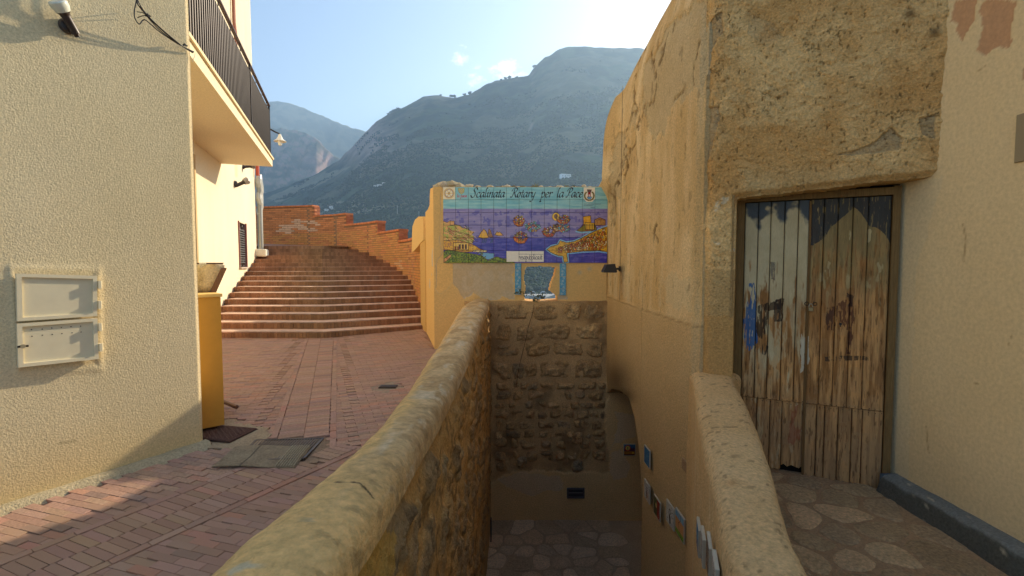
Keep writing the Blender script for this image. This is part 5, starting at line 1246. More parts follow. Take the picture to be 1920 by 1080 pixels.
tag(stp.build('stairwell_steps', M_rough), kind='structure')

# low wall between street and stairwell
lw = empty('left_parapet_wall', 'long ochre rendered parapet with rounded worn top and rough stone inner face beside the brick street', 'wall', None, (-.5, 4, .1))
ysg = np.concatenate([-1+1.6*np.linspace(0, 1, 24)**.8, .62*np.exp(np.linspace(0, math.log(7.56/.62), 520))])
xo = np.interp(ysg, [-1, .9, 1.6, 2, 2.85, 4.2, 6.9, 7.56], [-.64, -.62, -.575, -.565, -.615, -.665, -.73, -.66]); xo = np.convolve(np.pad(xo, 6, 'edge'), np.ones(13)/13, 'valid')
ztp = np.interp(ysg, [-1, 1, 1.3, 2, 2.8, 4, 5.4, 7.56], [1.10, 1.075, 1.045, 1.0, .965, .975, 1.03, 1.10]); ztp = np.convolve(np.pad(ztp, 8, 'edge'), np.ones(17)/17, 'valid')
ang = np.linspace(math.pi, 0, 84); rows_ = []
for t_ in np.linspace(-.3, .72, 26)[:-1]: rows_.append((0, t_))       # outer face
cs = []
Yg = ysg[None, :]
sec = [('o', t_) for t_ in np.linspace(0, 1, 22)[:-1]]+[('c', a) for a in ang]
Pw = np.zeros((len(sec), len(ysg), 3))
for i, (k_, v_) in enumerate(sec):
    zsh = ztp-.11
    if k_ == 'o': Pw[i, :, 0] = xo-.012*(1-v_); Pw[i, :, 2] = -.25+(zsh+.25)*v_
    else:
        ce, si = math.cos(v_), math.sin(v_); mid = (xo+XIN-.0)/2; hw = (XIN-xo)/2; sgn = -abs(ce)**.52 if ce < 0 else abs(ce)**.52
        Pw[i, :, 0] = mid+hw*sgn; Pw[i, :, 2] = zsh+.11*abs(si)**.7+(-.03*(ce < 0)*abs(ce))
    Pw[i, :, 1] = ysg
px, py = proj(Pw); w1 = fbm(Pw, 2.2, 4, 231)-.5
nrm = np.cross(np.gradient(Pw, axis=1), np.gradient(Pw, axis=0)); nrm /= np.linalg.norm(nrm, axis=-1, keepdims=True)+1e-9
if nrm[-42, 100, 2] < 0: nrm = -nrm
Pw = Pw+nrm*(.025*w1+.006*(fbm(Pw, 9, 4, 232)-.5)+.003*(fbm(Pw, 40, 3, 233)-.5))[..., None]
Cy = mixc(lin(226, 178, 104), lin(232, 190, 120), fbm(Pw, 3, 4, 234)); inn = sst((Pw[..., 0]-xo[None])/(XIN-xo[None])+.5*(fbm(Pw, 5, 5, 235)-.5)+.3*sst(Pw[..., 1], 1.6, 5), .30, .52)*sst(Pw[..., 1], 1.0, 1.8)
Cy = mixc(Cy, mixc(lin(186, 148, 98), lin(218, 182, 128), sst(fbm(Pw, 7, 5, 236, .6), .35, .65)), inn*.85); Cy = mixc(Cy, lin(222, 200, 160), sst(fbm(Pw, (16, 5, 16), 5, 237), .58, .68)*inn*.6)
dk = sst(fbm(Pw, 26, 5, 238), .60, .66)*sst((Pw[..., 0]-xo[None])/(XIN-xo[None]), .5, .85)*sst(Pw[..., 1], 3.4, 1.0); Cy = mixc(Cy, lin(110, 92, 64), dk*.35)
# chips and the crack
for pts, wd, c_ in (([(662, 904), (674, 906), (686, 917), (700, 935)], 1.6, (70, 56, 40)), ([(630, 905), (640, 905)], 1.5, (86, 66, 50)), ([(570, 975), (588, 975)], 3, (196, 168, 120)), ([(432, 1074), (450, 1062), (466, 1058)], 7, (206, 188, 150))):
    m = sst(pldist(px+14*w1, py+10*w1, pts)+3*(fbm(Pw, 30, 3, 239)-.5), wd*1.3, wd*.6); Cy = mixc(Cy, lin(*c_), m*.9)
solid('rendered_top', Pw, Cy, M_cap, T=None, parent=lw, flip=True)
# inner face: rough rubble, mortar and dark weathered stones
t_ = np.linspace(0, 1, 250); zf0 = FZ-.2; Zt = (ztp-.06)[None, :]; Zg = zf0+(Zt-zf0)*t_[:, None]**.8
Pi = np.zeros((len(t_), len(ysg), 3)); Pi[..., 0] = XIN; Pi[..., 1] = ysg[None, :]; Pi[..., 2] = Zg
f1, f2, rid = cells(Pi+.3*np.stack([fbm(Pi, 4, 3, 241+i)-.5 for i in range(3)], -1), (4.2, 3.6, 6.0), 242)
st_ = sst(f2-f1, .05, .28)*(rid > .38); big = fbm(Pi, (1.5, 1.5, 1.5), 3, 243)-.5; fine = fbm(Pi, 24, 4, 244)-.5; med = fbm(Pi, 9, 4, 245)-.5
fadeT = sst(t_[:, None]*np.ones_like(Zg), .985, .93); low_ = sst(Zg, FZ+.6, FZ+.35)*(1.)
dI = (.035*big+.016*st_*(.6+.8*rid)+.030*med+.030*fine*(.6+st_)+.02*(fbm(Pi, (12, 12, 20), 5, 249, .65)-.5))*fadeT*(1-.85*low_)-.012*(1-low_)+.0
Pi[..., 0] += dI-.03*(1-fadeT)
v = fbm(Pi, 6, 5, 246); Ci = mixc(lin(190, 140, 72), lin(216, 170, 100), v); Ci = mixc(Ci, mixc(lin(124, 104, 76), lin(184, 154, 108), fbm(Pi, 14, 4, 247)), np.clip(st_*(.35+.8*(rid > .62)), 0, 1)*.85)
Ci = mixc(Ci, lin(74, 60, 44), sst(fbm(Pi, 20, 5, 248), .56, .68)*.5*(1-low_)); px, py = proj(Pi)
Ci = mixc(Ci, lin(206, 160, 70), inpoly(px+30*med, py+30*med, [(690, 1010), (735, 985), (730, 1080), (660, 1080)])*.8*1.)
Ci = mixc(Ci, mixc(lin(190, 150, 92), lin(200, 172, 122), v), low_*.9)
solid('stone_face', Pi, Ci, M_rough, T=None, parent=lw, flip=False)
MB().prism([(-.52, -1), (-.40, -1), (-.40, 7.5), (-.52, 7.5)], FZ-.2, .84, lin(150, 120, 80)).build('core', M_rough, lw)
# dark slot low at the far foot of that wall
a = at_pl(914, 990, (XIN+.03, 0, 0), (1, 0, 0)); tag(MB().box((XIN+.035, 6.78, FZ+.26), (.02, .06, .34), None, lin(50, 44, 40), .003).build('socket_slot', M_black), 'narrow dark upright slot near the floor on the left wall of the stairwell', 'vent')

# ================================================================== old stuccoed building on the right
YC, XC = 3.97, 1.54
MDIR = np.array([.898, -.44]); MDIR /= np.linalg.norm(MDIR); MN = np.array([MDIR[1], -MDIR[0]]); MN = -MN if MN[1] > 0 else MN   # outward, towards the camera
ob = empty('old_stucco_building', 'old house front of cracked ochre render with a projecting mass over the wooden door', 'house', None, (XC, YC, 0))
# wall C: left flank along the stairwell
yw_ = np.concatenate([np.linspace(YC-.02, 5.2, 90), np.linspace(5.22, YBK-.0, 130), np.linspace(YBK+.02, 7.78, 14)])
tz = np.linspace(0, 1, 380)
ztop = np.interp(yw_, [3.9, 4.82, 5.55, 5.87, 6.43, 7.05, 7.15, 7.25, 7.30, 7.36, 7.62, 7.8], [4.6, 4.42, 4.34, 4.3, 4.22, 4.05, 3.77, 3.4, 3.12, 2.91, 2.88, 2.86])
zbot = np.interp(yw_, [3.9, 5.47, 5.49, 5.53, 5.62, 5.78, 6.05, 6.5, 7.1, 7.52, 7.8], [FZ-.2, FZ-.2, -1.35, -.85, -.52, -.25, -.06, -.10, -.22, -.40, -.45])
Pc = np.zeros((len(tz), len(yw_), 3)); Pc[..., 1] = yw_[None]; Pc[..., 2] = zbot[None]+(ztop-zbot)[None]*tz[:, None]; Zc = Pc[..., 2]
xb = np.interp(yw_, [3.9, 4.4, 5.5, 7.6, 7.8], [1.54, 1.52, 1.50, 1.50, 1.50])
Pc[..., 0] = xb[None]+.16*sst(Zc, 3.4, 4.5)**2*1.0-.14*sst(Pc[..., 1], 6.85, 7.25)*sst(Zc, 2.6, 2.95)+.03*sst(Zc, .3, -1)
px, py = proj(Pc)
up_ = sst(Zc+.06*(fbm(Pc, 3, 3, 250)-.5), 1.12, 1.16)        # above the groove: old render; below: newer ochre
stv = fbm(Pc, (5, 5, 1.4), 5, 251); pit = fbm(Pc, (22, 22, 12), 4, 252); bigv = fbm(Pc, (1.1, 1.1, .8), 3, 253)
Co = mixc(lin(214, 178, 118), lin(234, 204, 150), sst(stv, .3, .7)); Co = mixc(Co, lin(186, 132, 62), sst(bigv+.35*(stv-.5), .52, .72)*.6*sst(-Pc[..., 1], -6.2, -7.5)+.15*sst(bigv, .5, .7))
Cn = mixc(lin(214, 182, 130), lin(208, 172, 116), fbm(Pc, 3, 4, 254)); Cc = mixc(Cn, Co, up_)
gpoly = [[(1300, 0), (1345, 0), (1352, 60), (1320, 105), (1316, 160), (1290, 170), (1262, 215), (1240, 250), (1222, 262), (1210, 215), (1204, 172), (1215, 118), (1232, 95), (1242, 60)], [(1160, 240), (1178, 260), (1172, 300), (1152, 420), (1148, 430), (1140, 380), (1143, 300)], [(1184, 200), (1200, 195), (1190, 240), (1180, 250)],
         [(1138, 500), (1200, 505), (1300, 525), (1380, 540), (1380, 584), (1300, 577), (1138, 552)]]
gm = np.zeros(px.shape); nj = fbm(Pc, 8, 4, 255)-.5
for g_ in gpoly[:3]: gm = np.maximum(gm, inpoly(px+nj*26, py+nj*34, g_)*1.)
gl = inpoly(px+nj*14, py+nj*40, gpoly[3])*sst(stv, .35, .55)
Cc = mixc(Cc, mixc(lin(196, 170, 124), lin(208, 186, 142), fbm(Pc, 9, 4, 256)), gm*.85); Cc = mixc(Cc, lin(216, 196, 152), gl*.5)
cr = [([(1218, 30), (1214, 70), (1200, 110), (1188, 160), (1190, 200), (1178, 240), (1170, 290), (1158, 330), (1150, 370), (1146, 430)], 1.6), ([(1250, 60), (1240, 100), (1226, 130), (1228, 170), (1210, 200), (1200, 225), (1186, 270), (1172, 300), (1170, 330)], 1.8), ([(1290, 150), (1275, 170), (1262, 190)], 1.2), ([(1222, 100), (1225, 130)], 1.5),
      ([(1310, 80), (1300, 110), (1298, 170)], 1.2), ([(1236, 415), (1228, 440), (1232, 455)], 2.5), ([(1142, 380), (1148, 400)], 1.2), ([(1262, 45), (1258, 60)], 1.2), ([(1285, 270), (1280, 300)], 1.0)]
cm = np.zeros(px.shape)
for pts, w_ in cr: cm = np.maximum(cm, sst(pldist(px+nj*16, py+nj*16, pts), w_*1.5, w_*.4)*sst(fbm(Pc, 14, 3, 257), .36, .5))
pt_ = sst(pit, .66, .74)*up_*.8
Cc = mixc(Cc, lin(96, 66, 34), np.clip(cm+pt_*.6, 0, 1)*.75)
soot_shade = np.exp(-(((px-1158)/26)**2+((py-712)/34)**2)); Cc = mixc(Cc, lin(104, 84, 58), np.clip(soot_shade*.75+.9*np.exp(-(((px-1170)/20)**2+((py-745)/14)**2)), 0, .85))  # soot stain above the arch, plus painted shade of the rounded wall there
dC = .035*(bigv-.5)+(.022*(stv-.5)+.008*(pit-.5))*up_+.004*(fbm(Pc, 40, 3, 258)-.5)-.014*gm-.022*cm-.006*pt_+.008*(1-up_)
grv = np.exp(-((Zc-1.12+.008*(nj))/.008)**2); dC -= .008*grv; Cc = mixc(Cc, lin(140, 106, 60), grv*.5)
Pc[..., 0] -= dC*sst(tz, 1, .99)[:, None]; rc_ = (1-sst(Pc[..., 1], YC-.02, YC+.16))**2; Pc[..., 0] += .04*rc_; Pc[..., 1] += .035*rc_
Tth = np.array([.26, .0, 0])
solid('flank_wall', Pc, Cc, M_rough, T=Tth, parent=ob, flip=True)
# passage behind the arch: sloping vault, far side
va = np.array([[(1.92+.3*j, y_, float(np.interp(y_, yw_, zbot))-.10*j) for y_ in np.linspace(5.5, 7.5, 30)] for j in range(5)]); va[0, :, 0] = 1.70
solid('passage_vault', va, mixc(lin(150, 122, 84), lin(110, 90, 64), fbm(va, 4, 3, 259)), M_rough, T=(0, 0, .15), parent=ob)
MB().box((2.5, 5.30, (FZ+0)/2), (1.3, .3, -FZ), None, lin(190, 150, 96)).box((3.0, 6.4, -1.2), (.2, 2.6, 2.4), None, lin(190, 150, 96)).build('passage_wall', M_rough, ob)
# ground behind the flank wall
g_ = MB(); g_.add([(1.8, 5.4, .02), (9, 5.4, .02), (9, 8.2, .1), (1.8, 8.2, .1)], [[0, 1, 2, 3]], lin(140, 126, 100)); g_.add([(1.8, 8.2, .1), (9, 8.2, .1), (9, 8.2, -3.5), (1.8, 8.2, -3.5)], [[0, 1, 2, 3]], lin(140, 126, 100)); tag(g_.build('ground', M_rough), kind='structure')

# front mass over and beside the door
SL = np.linalg.norm(np.array([2.92, 3.3])-np.array([XC, YC]))+.04
def M2(s, z, o=0): p = np.array([XC, YC])+MDIR*s+MN*o; return np.array([p[0], p[1], z])
def sM(px, py, o=0):
    q = at_pl(px, py, M2(0, 0, o), np.append(MN, 0)); return (q[:2]-np.array([XC, YC]))@MDIR, q[2]
sj, _ = sM(1381, 400); 
zl0 = sM(1381, 371)[1]; sr, zl1 = sM(1745, 330)
print('door mass', SL, sj, zl0, sr, zl1)
ss = np.linspace(0, SL, 300); zs = np.linspace(-.15, 4.7, 760); Sg, Zg = np.meshgrid(ss, zs); Pm_ = np.zeros(Sg.shape+(3,)); Pm_[..., 0] = XC+MDIR[0]*Sg; Pm_[..., 1] = YC+MDIR[1]*Sg; Pm_[..., 2] = Zg
px, py = proj(Pm_); nj = fbm(Pm_, 8, 4, 261)-.5
lint = zl0+(zl1-zl0)*np.clip((Sg-sj)/(sr-sj), 0, 1)+.02*(fbm(Pm_*[1, 1, 0], 5, 3, 262)-.5)
# the new smooth ochre coat low on the pier
upm = sst(Zg+.04*nj, 1.20, 1.23); mid = sst(Zg+.04*nj, 1.20, 1.23)*sst(-Zg+.1*nj, -1.62, -1.58)*(Sg < sj+.02)
v1 = fbm(Pm_, (4, 4, 5), 5, 263); v2 = fbm(Pm_, (1.2, 1.2, 1.6), 3, 264)
Cm_ = mixc(lin(218, 168, 98), lin(238, 196, 128), sst(v1, .3, .7)); Cm_ = mixc(Cm_, lin(208, 150, 74), sst(v2, .45, .65)*.6)
Cm_ = mixc(Cm_, lin(200, 164, 106), mid*.8); Cm_ = mixc(Cm_, lin(200, 156, 92), 1-upm)
gps = [[(1332, 30), (1352, 20), (1356, 60), (1330, 100), (1322, 108), (1316, 60)], [(1316, 200), (1345, 198), (1350, 215), (1338, 255), (1330, 290), (1310, 320), (1304, 400), (1296, 420), (1296, 260)], [(1566, 290), (1600, 282), (1640, 262), (1672, 238), (1694, 262), (1690, 280), (1650, 284), (1600, 292)], [(1722, 222), (1756, 212), (1752, 258), (1730, 250)], [(1400, 20), (1450, 40), (1470, 70), (1440, 90), (1400, 60)], [(1290, 440), (1312, 450), (1314, 500), (1296, 520)]]
gm = np.zeros(px.shape)
for k_, g_ in enumerate(gps): gm = np.maximum(gm, inpoly(px+nj*14, py+nj*14, g_)*(.35 if k_ == 4 else 1.))
Cm_ = mixc(Cm_, mixc(lin(182, 152, 108), lin(196, 168, 122), fbm(Pm_, 10, 4, 265)), gm*.85)
ed_ = np.zeros(px.shape); 
white = sst(fbm(Pm_, 12, 4, 266), .58, .66)*inpoly(px+nj*20, py+nj*20, [(1340, 360), (1385, 372), (1385, 470), (1345, 470), (1330, 420)]); Cm_ = mixc(Cm_, lin(232, 214, 176), white*.8)
rq = np.stack([Sg-.3*Zg, Zg+.3*Sg, 0*Sg], -1); str_ = sst(np.abs(fbm(rq+.12*np.stack([v1, v2, v1], -1), (7, 10, 1), 5, 267, .62)-.5), .011, .0)*sst(fbm(Pm_, 3.5, 3, 268), .50, .64)*sst(-py, -345, -300); chip = sst(fbm(rq, (12, 17, 1), 5, 2671, .65), .50, .66)
pits = sst(fbm(Pm_, 60, 3, 269), .72, .78)*upm
Cm_ = mixc(Cm_, lin(104, 72, 36), np.clip(.5*str_+.5*pits, 0, 1)*.7*upm)
for cx_, cy_, r_ in ((1706, 26, 10), (1752, 62, 9), (1748, 140, 4), (1730, 186, 2.5)): Cm_ = mixc(Cm_, lin(90, 72, 48), np.exp(-(((px-cx_)/r_)**2+((py-cy_)/r_)**2))*.8)
edg = sst(py+nj*10, 300, 335)*sst(px, 1380, 1400)*(1.); Cm_ = mixc(Cm_, lin(206, 178, 124), edg*.35)
dM = (.05*(v2-.5)+.042*(v1-.5)+.026*(fbm(rq, (14, 18, 1), 5, 270, .66)-.5)+.008*chip-.016*str_-.014*pits)*upm*(1-.6*mid)-.018*gm+.004*(fbm(Pm_, 50, 2, 271)-.5)
dM -= .05*sst(Zg, lint+.05, lint)*(Sg > sj-.03)*upm            # eroded lower lip
Pm_ += np.append(MN, 0)*dM[..., None]; rc_ = (1-sst(Sg, 0, .15))**2; Pm_[..., 0] += .04*rc_; Pm_[..., 1] += .035*rc_
hole = (Sg > sj) & (Zg < lint); keep = ~(hole[:-1, :-1] | hole[1:, 1:])
solid('front_wall', Pm_, Cm_, M_rough, T=np.append(-MN, 0)*.30, keep=keep, parent=ob)
MB().prism([tuple(M2(-.02, 0, -.26)[:2]), tuple(M2(SL, 0, -.26)[:2]), tuple(M2(SL, 0, -3)[:2]), tuple(M2(.3, 0, -1.2)[:2])][::1], 2.35, 4.6, lin(190, 150, 90)).build('upper_room', M_rough, ob)
# door frame and door
DOFF = -.27
def sD(px, py): return sM(px, py, DOFF)
dl_, ztl = sD(1398, 381); dr_, ztr = sD(1672, 367); _, zbr = sD(1650, 919); _, zbl = sD(1470, 884); print('door', dl_, ztl, dr_, ztr, zbr, zbl)
axM = [np.append(MDIR, 0), np.append(MN, 0), np.array([0, 0, 1.])]
door = empty('old_double_door', 'weathered double wooden plank door with flaking white paint and blue sprayed top', 'door', None, tuple(M2((dl_+dr_)/2, zbr, DOFF)))
FR = lin(126, 98, 56)
for s_a, s_b, z_a, z_b in ((dl_-.06, dl_-.003, zbr-.02, ztl+.07), (dr_+.003, dr_+.05, zbr-.02, ztr+.07)):
    MB().extr([M2(s_a, z_a, DOFF-.03), M2(s_b, z_a, DOFF-.03), M2(s_b, z_b, DOFF-.03), M2(s_a, z_b, DOFF-.03)], np.append(MN, 0)*.07, FR).build('jamb', M_wood, door)
MB().extr([M2(dl_-.003, ztl+.004, DOFF-.03), M2(dr_+.003, ztr+.004, DOFF-.03), M2(dr_+.003, ztr+.06, DOFF-.03), M2(dl_-.003, ztl+.06, DOFF-.03)], np.append(MN, 0)*.07, FR).build('head', M_wood, door)
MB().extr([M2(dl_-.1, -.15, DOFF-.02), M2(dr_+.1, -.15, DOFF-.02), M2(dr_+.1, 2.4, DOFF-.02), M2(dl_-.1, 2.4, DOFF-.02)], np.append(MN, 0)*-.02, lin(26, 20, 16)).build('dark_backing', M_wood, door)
# left reveal of the doorway
MB().extr([M2(sj-.02, -.15, -.02), M2(dl_-.06, -.15, DOFF+.02), M2(dl_-.06, ztl+.07, DOFF+.02), M2(sj-.02, ztl+.07, -.02)], np.append(-MDIR, 0)*.05, lin(196, 160, 104)).build('door_reveal', M_rough, ob)
# paint picture for the boards, laid out over the door in metres
DW, DH = 420, 900; zmx, zmn = max(ztl, ztr)+.01, min(zbr, zbl)-.04
yy, xx = np.mgrid[0:DH, 0:DW].astype(float); Ds = dl_+(dr_-dl_)*xx/DW; Dz = zmx-(zmx-zmn)*yy/DH
Pd = np.stack([XC+MDIR[0]*Ds+MN[0]*DOFF, YC+MDIR[1]*Ds+MN[1]*DOFF, Dz], -1); dpx, dpy = proj(Pd)
k1 = fbm(np.stack([Ds*60, Dz*5, 0*Ds], -1), 1, 5, 281); k2 = fbm(Pd, 10, 5, 282); k3 = fbm(np.stack([Ds*140, Dz*14, 0*Ds], -1), 1, 4, 283); k4 = fbm(Pd, (26, 26, 8), 4, 284)
wood = mixc(lin(150, 104, 58), lin(212, 160, 100), sst(k1, .3, .7)); wood = mixc(wood, lin(168, 136, 98), sst(dpy, 700, 820)*.5+.2*(k2 > .5))
wood = mixc(wood, lin(84, 58, 34), sst(k3, .62, .72)*.6)
left = dpx < 1519+(dpy-370)*-.022
paintL = mixc(lin(212, 196, 156), lin(190, 170, 128), k2); cov = sst(-(dpy-545)/210+(k1-.5)*1.0+(k4-.5)*1.6, -.45, -.1); cov = np.where(left, cov, 0)
lowL = left & (dpx < 1470+8*(k2-.5)*10); cov = np.maximum(cov, np.where(lowL, sst((k4-.5)*3+(k1-.5)*1.6, -.25, .2)*sst(-dpy, -765, -600), 0)); cov = np.maximum(cov, np.where(left & (dpy > 745), sst((k4-.5)*3+(k1-.5), .3, .6)*.45, 0))
im = mixc(wood, paintL, cov)
paintR = mixc(lin(150, 134, 86), lin(120, 108, 74), k2); covR = np.where(~left, sst(-(dpy-540)/160+(k1-.5)*1.3+(k4-.5)*1.4, -.3, .6), 0); im = mixc(im, paintR, covR*.8)
im = mixc(im, lin(206, 186, 140), np.where(~left, sst(k4, .64, .70)*sst(-dpy, -640, -420), 0)*.7)
wx = (k2-.5)*26; wy = (fbm(Pd, 14, 4, 285)-.5)*26
BLU = mixc(lin(40, 44, 50), lin(58, 64, 70), k2)
topR = dpy+wy*.5 < np.interp(dpx+wx*.3, [1522, 1545, 1560, 1585, 1600, 1612, 1630, 1645, 1672], [460, 446, 425, 405, 392, 402, 425, 430, 458]); im = mixc(im, BLU, sst((topR & ~left)*1., 0, 1)*.88*sst(k3+.25*(k4-.5), .70, .60))
tl = np.interp(dpx, [1398, 1410, 1424, 1436, 1450, 1462, 1472, 1482, 1494, 1506, 1516, 1520], [400, 415, 428, 405, 396, 420, 424, 395, 386, 405, 422, 425]); dl2 = dpy-tl; cvb = sst(-dl2/16+(fbm(Pd, 18, 3, 286)-.5)*3.0, -.2, .9)*left; im = mixc(im, mixc(lin(44, 50, 60), lin(56, 82, 104), k2), cvb*.9)
def smear(poly, c, th_=.5, k_=.85, am=12):
    global im
    m = inpoly(dpx+wx*am/26, dpy+wy*am/26, poly)*sst(k3*.5+k2*.5, .42, .55 if th_ > .4 else .46); im = mixc(im, lin(*c), m*k_)
smear([(1404, 532), (1413, 530), (1417, 560), (1420, 640), (1408, 655), (1396, 660), (1393, 600), (1402, 560)], (40, 96, 150), .3, .9, 8)
smear([(1420, 570), (1468, 560), (1466, 580), (1440, 582), (1438, 620), (1432, 640), (1420, 635)], (42, 36, 30), .3); smear([(1450, 565), (1470, 560), (1466, 600), (1452, 605)], (42, 36, 32), .3); smear([(1420, 640), (1440, 650), (1434, 668), (1420, 664)], (48, 40, 34), .3)
smear([(1444, 490), (1454, 492), (1452, 525), (1444, 520)], (96, 84, 78), .3, .7)
smear([(1548, 575), (1572, 572), (1570, 592), (1562, 620), (1548, 616)], (70, 44, 38), .3); smear([(1570, 570), (1588, 560), (1602, 572), (1600, 620), (1592, 665), (1584, 665), (1588, 620), (1572, 600)], (86, 50, 40), .3); smear([(1588, 548), (1600, 552), (1598, 575), (1586, 575)], (60, 44, 38), .3)
smear([(1545, 667), (1600, 666), (1628, 668), (1628, 675), (1545, 676)], (58, 50, 44), .3, .8, 5)
im = mixc(im, lin(150, 96, 44), np.exp(-(((dpx-1512)/60)**2+((dpy-590)/45)**2))*.6*sst(k1, .3, .6)); im = mixc(im, lin(206, 196, 170), inpoly(dpx+wx*.4, dpy+wy*.4, [(1500, 615), (1516, 620), (1514, 690), (1500, 700)])*sst(k4, .5, .56)*.85)
im = mixc(im, lin(150, 74, 50), inpoly(dpx+wx, dpy+wy, [(1470, 770), (1500, 760), (1505, 830), (1475, 830)])*sst(k4, .56, .62)*.6)
M_door = vmat('door_boards', .75, 50, .12, 30, .7, .006, .25, stretch=(5, 5, .5), img=make_img('door_paint', np.clip(im*1.0, 0, 1)))
sc_ = sD(1519, 400)[0]; sc_b = sD(1512, 880)[0]; zsp = [sD(1392, 738)[1], sD(1650, 775)[1]]; zsplit = (zsp[0]+zsp[1])/2; print('split', zsp)
def board(s_a, s_b, z_a, z_b, parent, ragged=0):
    """one vertical plank, eased edges, own warp"""
    g = .0028; s_a += g; s_b -= g; w = s_b-s_a; cols_ = [0, .06, .12, .3, .5, .7, .88, .94, 1]; dep = [-.006, -.001, 0, 0, 0, 0, 0, -.001, -.006]; nz_ = 12; o0 = jit(.003); tw = jit(.003)
    V = []; uv = []
    for i in range(nz_):
        k = i/(nz_-1); 
        for c_, d_ in zip(cols_, dep):
            zlo = z_a+(ragged*abs(math.sin(c_*7+s_a*40))*random.random() if i == 0 else 0); z = zlo+(z_b-z_a)*k if i else zlo; s = s_a+w*c_
            V.append(M2(s, z, DOFF+.022+d_+o0+tw*math.sin(k*3+s_a*9))); uv.append(((s-dl_)/(dr_-dl_), (z-zmn)/(zmx-zmn)))
    n = len(cols_); Fq = [[i*n+j, i*n+j+1, (i+1)*n+j+1, (i+1)*n+j] for i in range(nz_-1) for j in range(n-1)]
    b = len(V); V += [v_-np.append(MN, 0)*.02 for v_ in V]; uv += uv
    ring = [j for j in range(n)]+[i*n+n-1 for i in range(1, nz_)]+[(nz_-1)*n+j for j in range(n-2, -1, -1)]+[i*n for i in range(nz_-2, 0, -1)]
    Fq += [[ring[(k+1) % len(ring)], ring[k], ring[k]+b, ring[(k+1) % len(ring)]+b] for k in range(len(ring))]
    return link('plank', mesh_np('plank', V, Fq, uv=uv), M_door, parent)
leaves = [('left', dl_, sc_-.004, [1398, 1424, 1448, 1474, 1499, 1519], [1398, 1430, 1456, 1479, 1519]), ('right', sc_+.004, dr_, [1522, 1548, 1575, 1603, 1631, 1672], [1522, 1546, 1562, 1588, 1614, 1634, 1672])]
for nm, a_, b_, us, ls_ in leaves:
    lf = empty('door_leaf', None, None, None, tuple(M2((a_+b_)/2, zbr, DOFF))); adopt(lf, door); lf['label'] = 'left leaf, white paint flaking to grey wood' if nm == 'left' else 'right leaf, bare brown wood under a dark blue top'
    S_u = [a_+(u-us[0])/(us[-1]-us[0])*(b_-a_) for u in us]; S_l = [a_+(u-ls_[0])/(ls_[-1]-ls_[0])*(b_-a_) for u in ls_]
    for i in range(len(S_u)-1):
        m_s = (S_u[i]+S_u[i+1])/2; ztt = ztl+(ztr-ztl)*(m_s-dl_)/(dr_-dl_)-.004; board(S_u[i], S_u[i+1], zsplit+.003, ztt, lf)
    for i in range(len(S_l)-1):
        m_s = (S_l[i]+S_l[i+1])/2; zbb = zbl+(zbr-zbl)*(m_s-.3)/(dr_-.3)+(.05 if nm == 'left' and i == 3 else .0); board(S_l[i], S_l[i+1], zbb+.012, zsplit-.002, lf, .022)
MB().extr([M2(sc_-.008, zbr+.02, DOFF+.02), M2(sc_+.008, zbr+.02, DOFF+.02), M2(sc_+.008, ztl-.01, DOFF+.02), M2(sc_-.008, ztl-.01, DOFF+.02)], np.append(MN, 0)*.012, lin(120, 88, 48)).build('cover_strip', M_wood, door)
a, z_ = sD(1519, 576); c = M2(a, z_, DOFF+.035)
for k in (-.028, .028): MB().tube([c+axM[0]*(k+.014*math.cos(w))+axM[2]*(.014*math.sin(w)+.03) for w in np.linspace(0, 6.28, 12)], .003, 6, lin(60, 46, 36)).build('ring', M_metal, door)
lk = MB().box(c+axM[1]*.012-axM[2]*.012, (.036, .02, .034), axM, lin(150, 128, 88), .004).build('padlock', M_metal, door)
MB().tube([c+axM[1]*.012+axM[0]*.013*math.cos(w)+axM[2]*(.005+.026*math.sin(w)) for w in np.linspace(0, math.pi, 10)], .0035, 6, lin(170, 160, 140)).build('shackle', M_metal, lk)
a, z_ = sD(1575, 607); MB().lathe([(0, .001), (.009, .001), (.011, -.003)], M2(a, z_, DOFF+.0245), np.append(MN, 0), 14, lin(14, 10, 8)).box(M2(a, z_-.012, DOFF+.0245), (.006, .002, .02), axM, lin(14, 10, 8)).build('keyhole', M_black, door)
# nail heads along the board joint
for nm, a_, b_, us, ls_ in leaves:
    nl = MB()
    for k in np.linspace(a_+.015, b_-.015, 13):
        for dz in (.012, -.016): nl.lathe([(0, .0015), (.003, .001), (.0035, -.002)], M2(k+jit(.006), zsplit+dz+jit(.004), DOFF+.0255), np.append(MN, 0), 6, lin(50, 34, 24))
    o = nl.build('nail_heads', M_metal, door); o['kind'] = 'stuff'

# ------------------------------------------------------------------ cream wall at the far right
XD = 2.905
cw = empty('cream_side_house', 'smooth cream plastered wall with pink peeling patches at the right edge', 'house', None, (XD, 2, 0))
ysd = np.concatenate([np.linspace(3.98, 1.0, 260), np.linspace(.95, -2, 20)]); zs = np.linspace(-.2, 4.8, 460); Yg, Zg = np.meshgrid(ysd, zs); Pd_ = np.stack([0*Yg+XD, Yg, Zg], -1); px, py = proj(Pd_); nj = fbm(Pd_, 7, 5, 291)-.5
Cd = mixc(lin(220, 194, 144), lin(232, 208, 160), fbm(Pd_, (1.5, 1.5, .8), 4, 292)); Cd = mixc(Cd, lin(214, 200, 164), inpoly(px+nj*14, py+nj*40, [(1672, 340), (1770, 330), (1720, 500), (1700, 900), (1655, 900)])*.35)
pk = [[(1790, 0), (1832, 0), (1828, 40), (1806, 82), (1796, 60), (1800, 48), (1782, 40), (1786, 10)], [(1848, 0), (1900, 0), (1892, 90), (1872, 88), (1850, 106), (1832, 96), (1846, 60), (1842, 34), (1836, 26)], [(1916, 128), (1922, 128), (1922, 152), (1917, 150)]]
pm_ = np.zeros(px.shape)
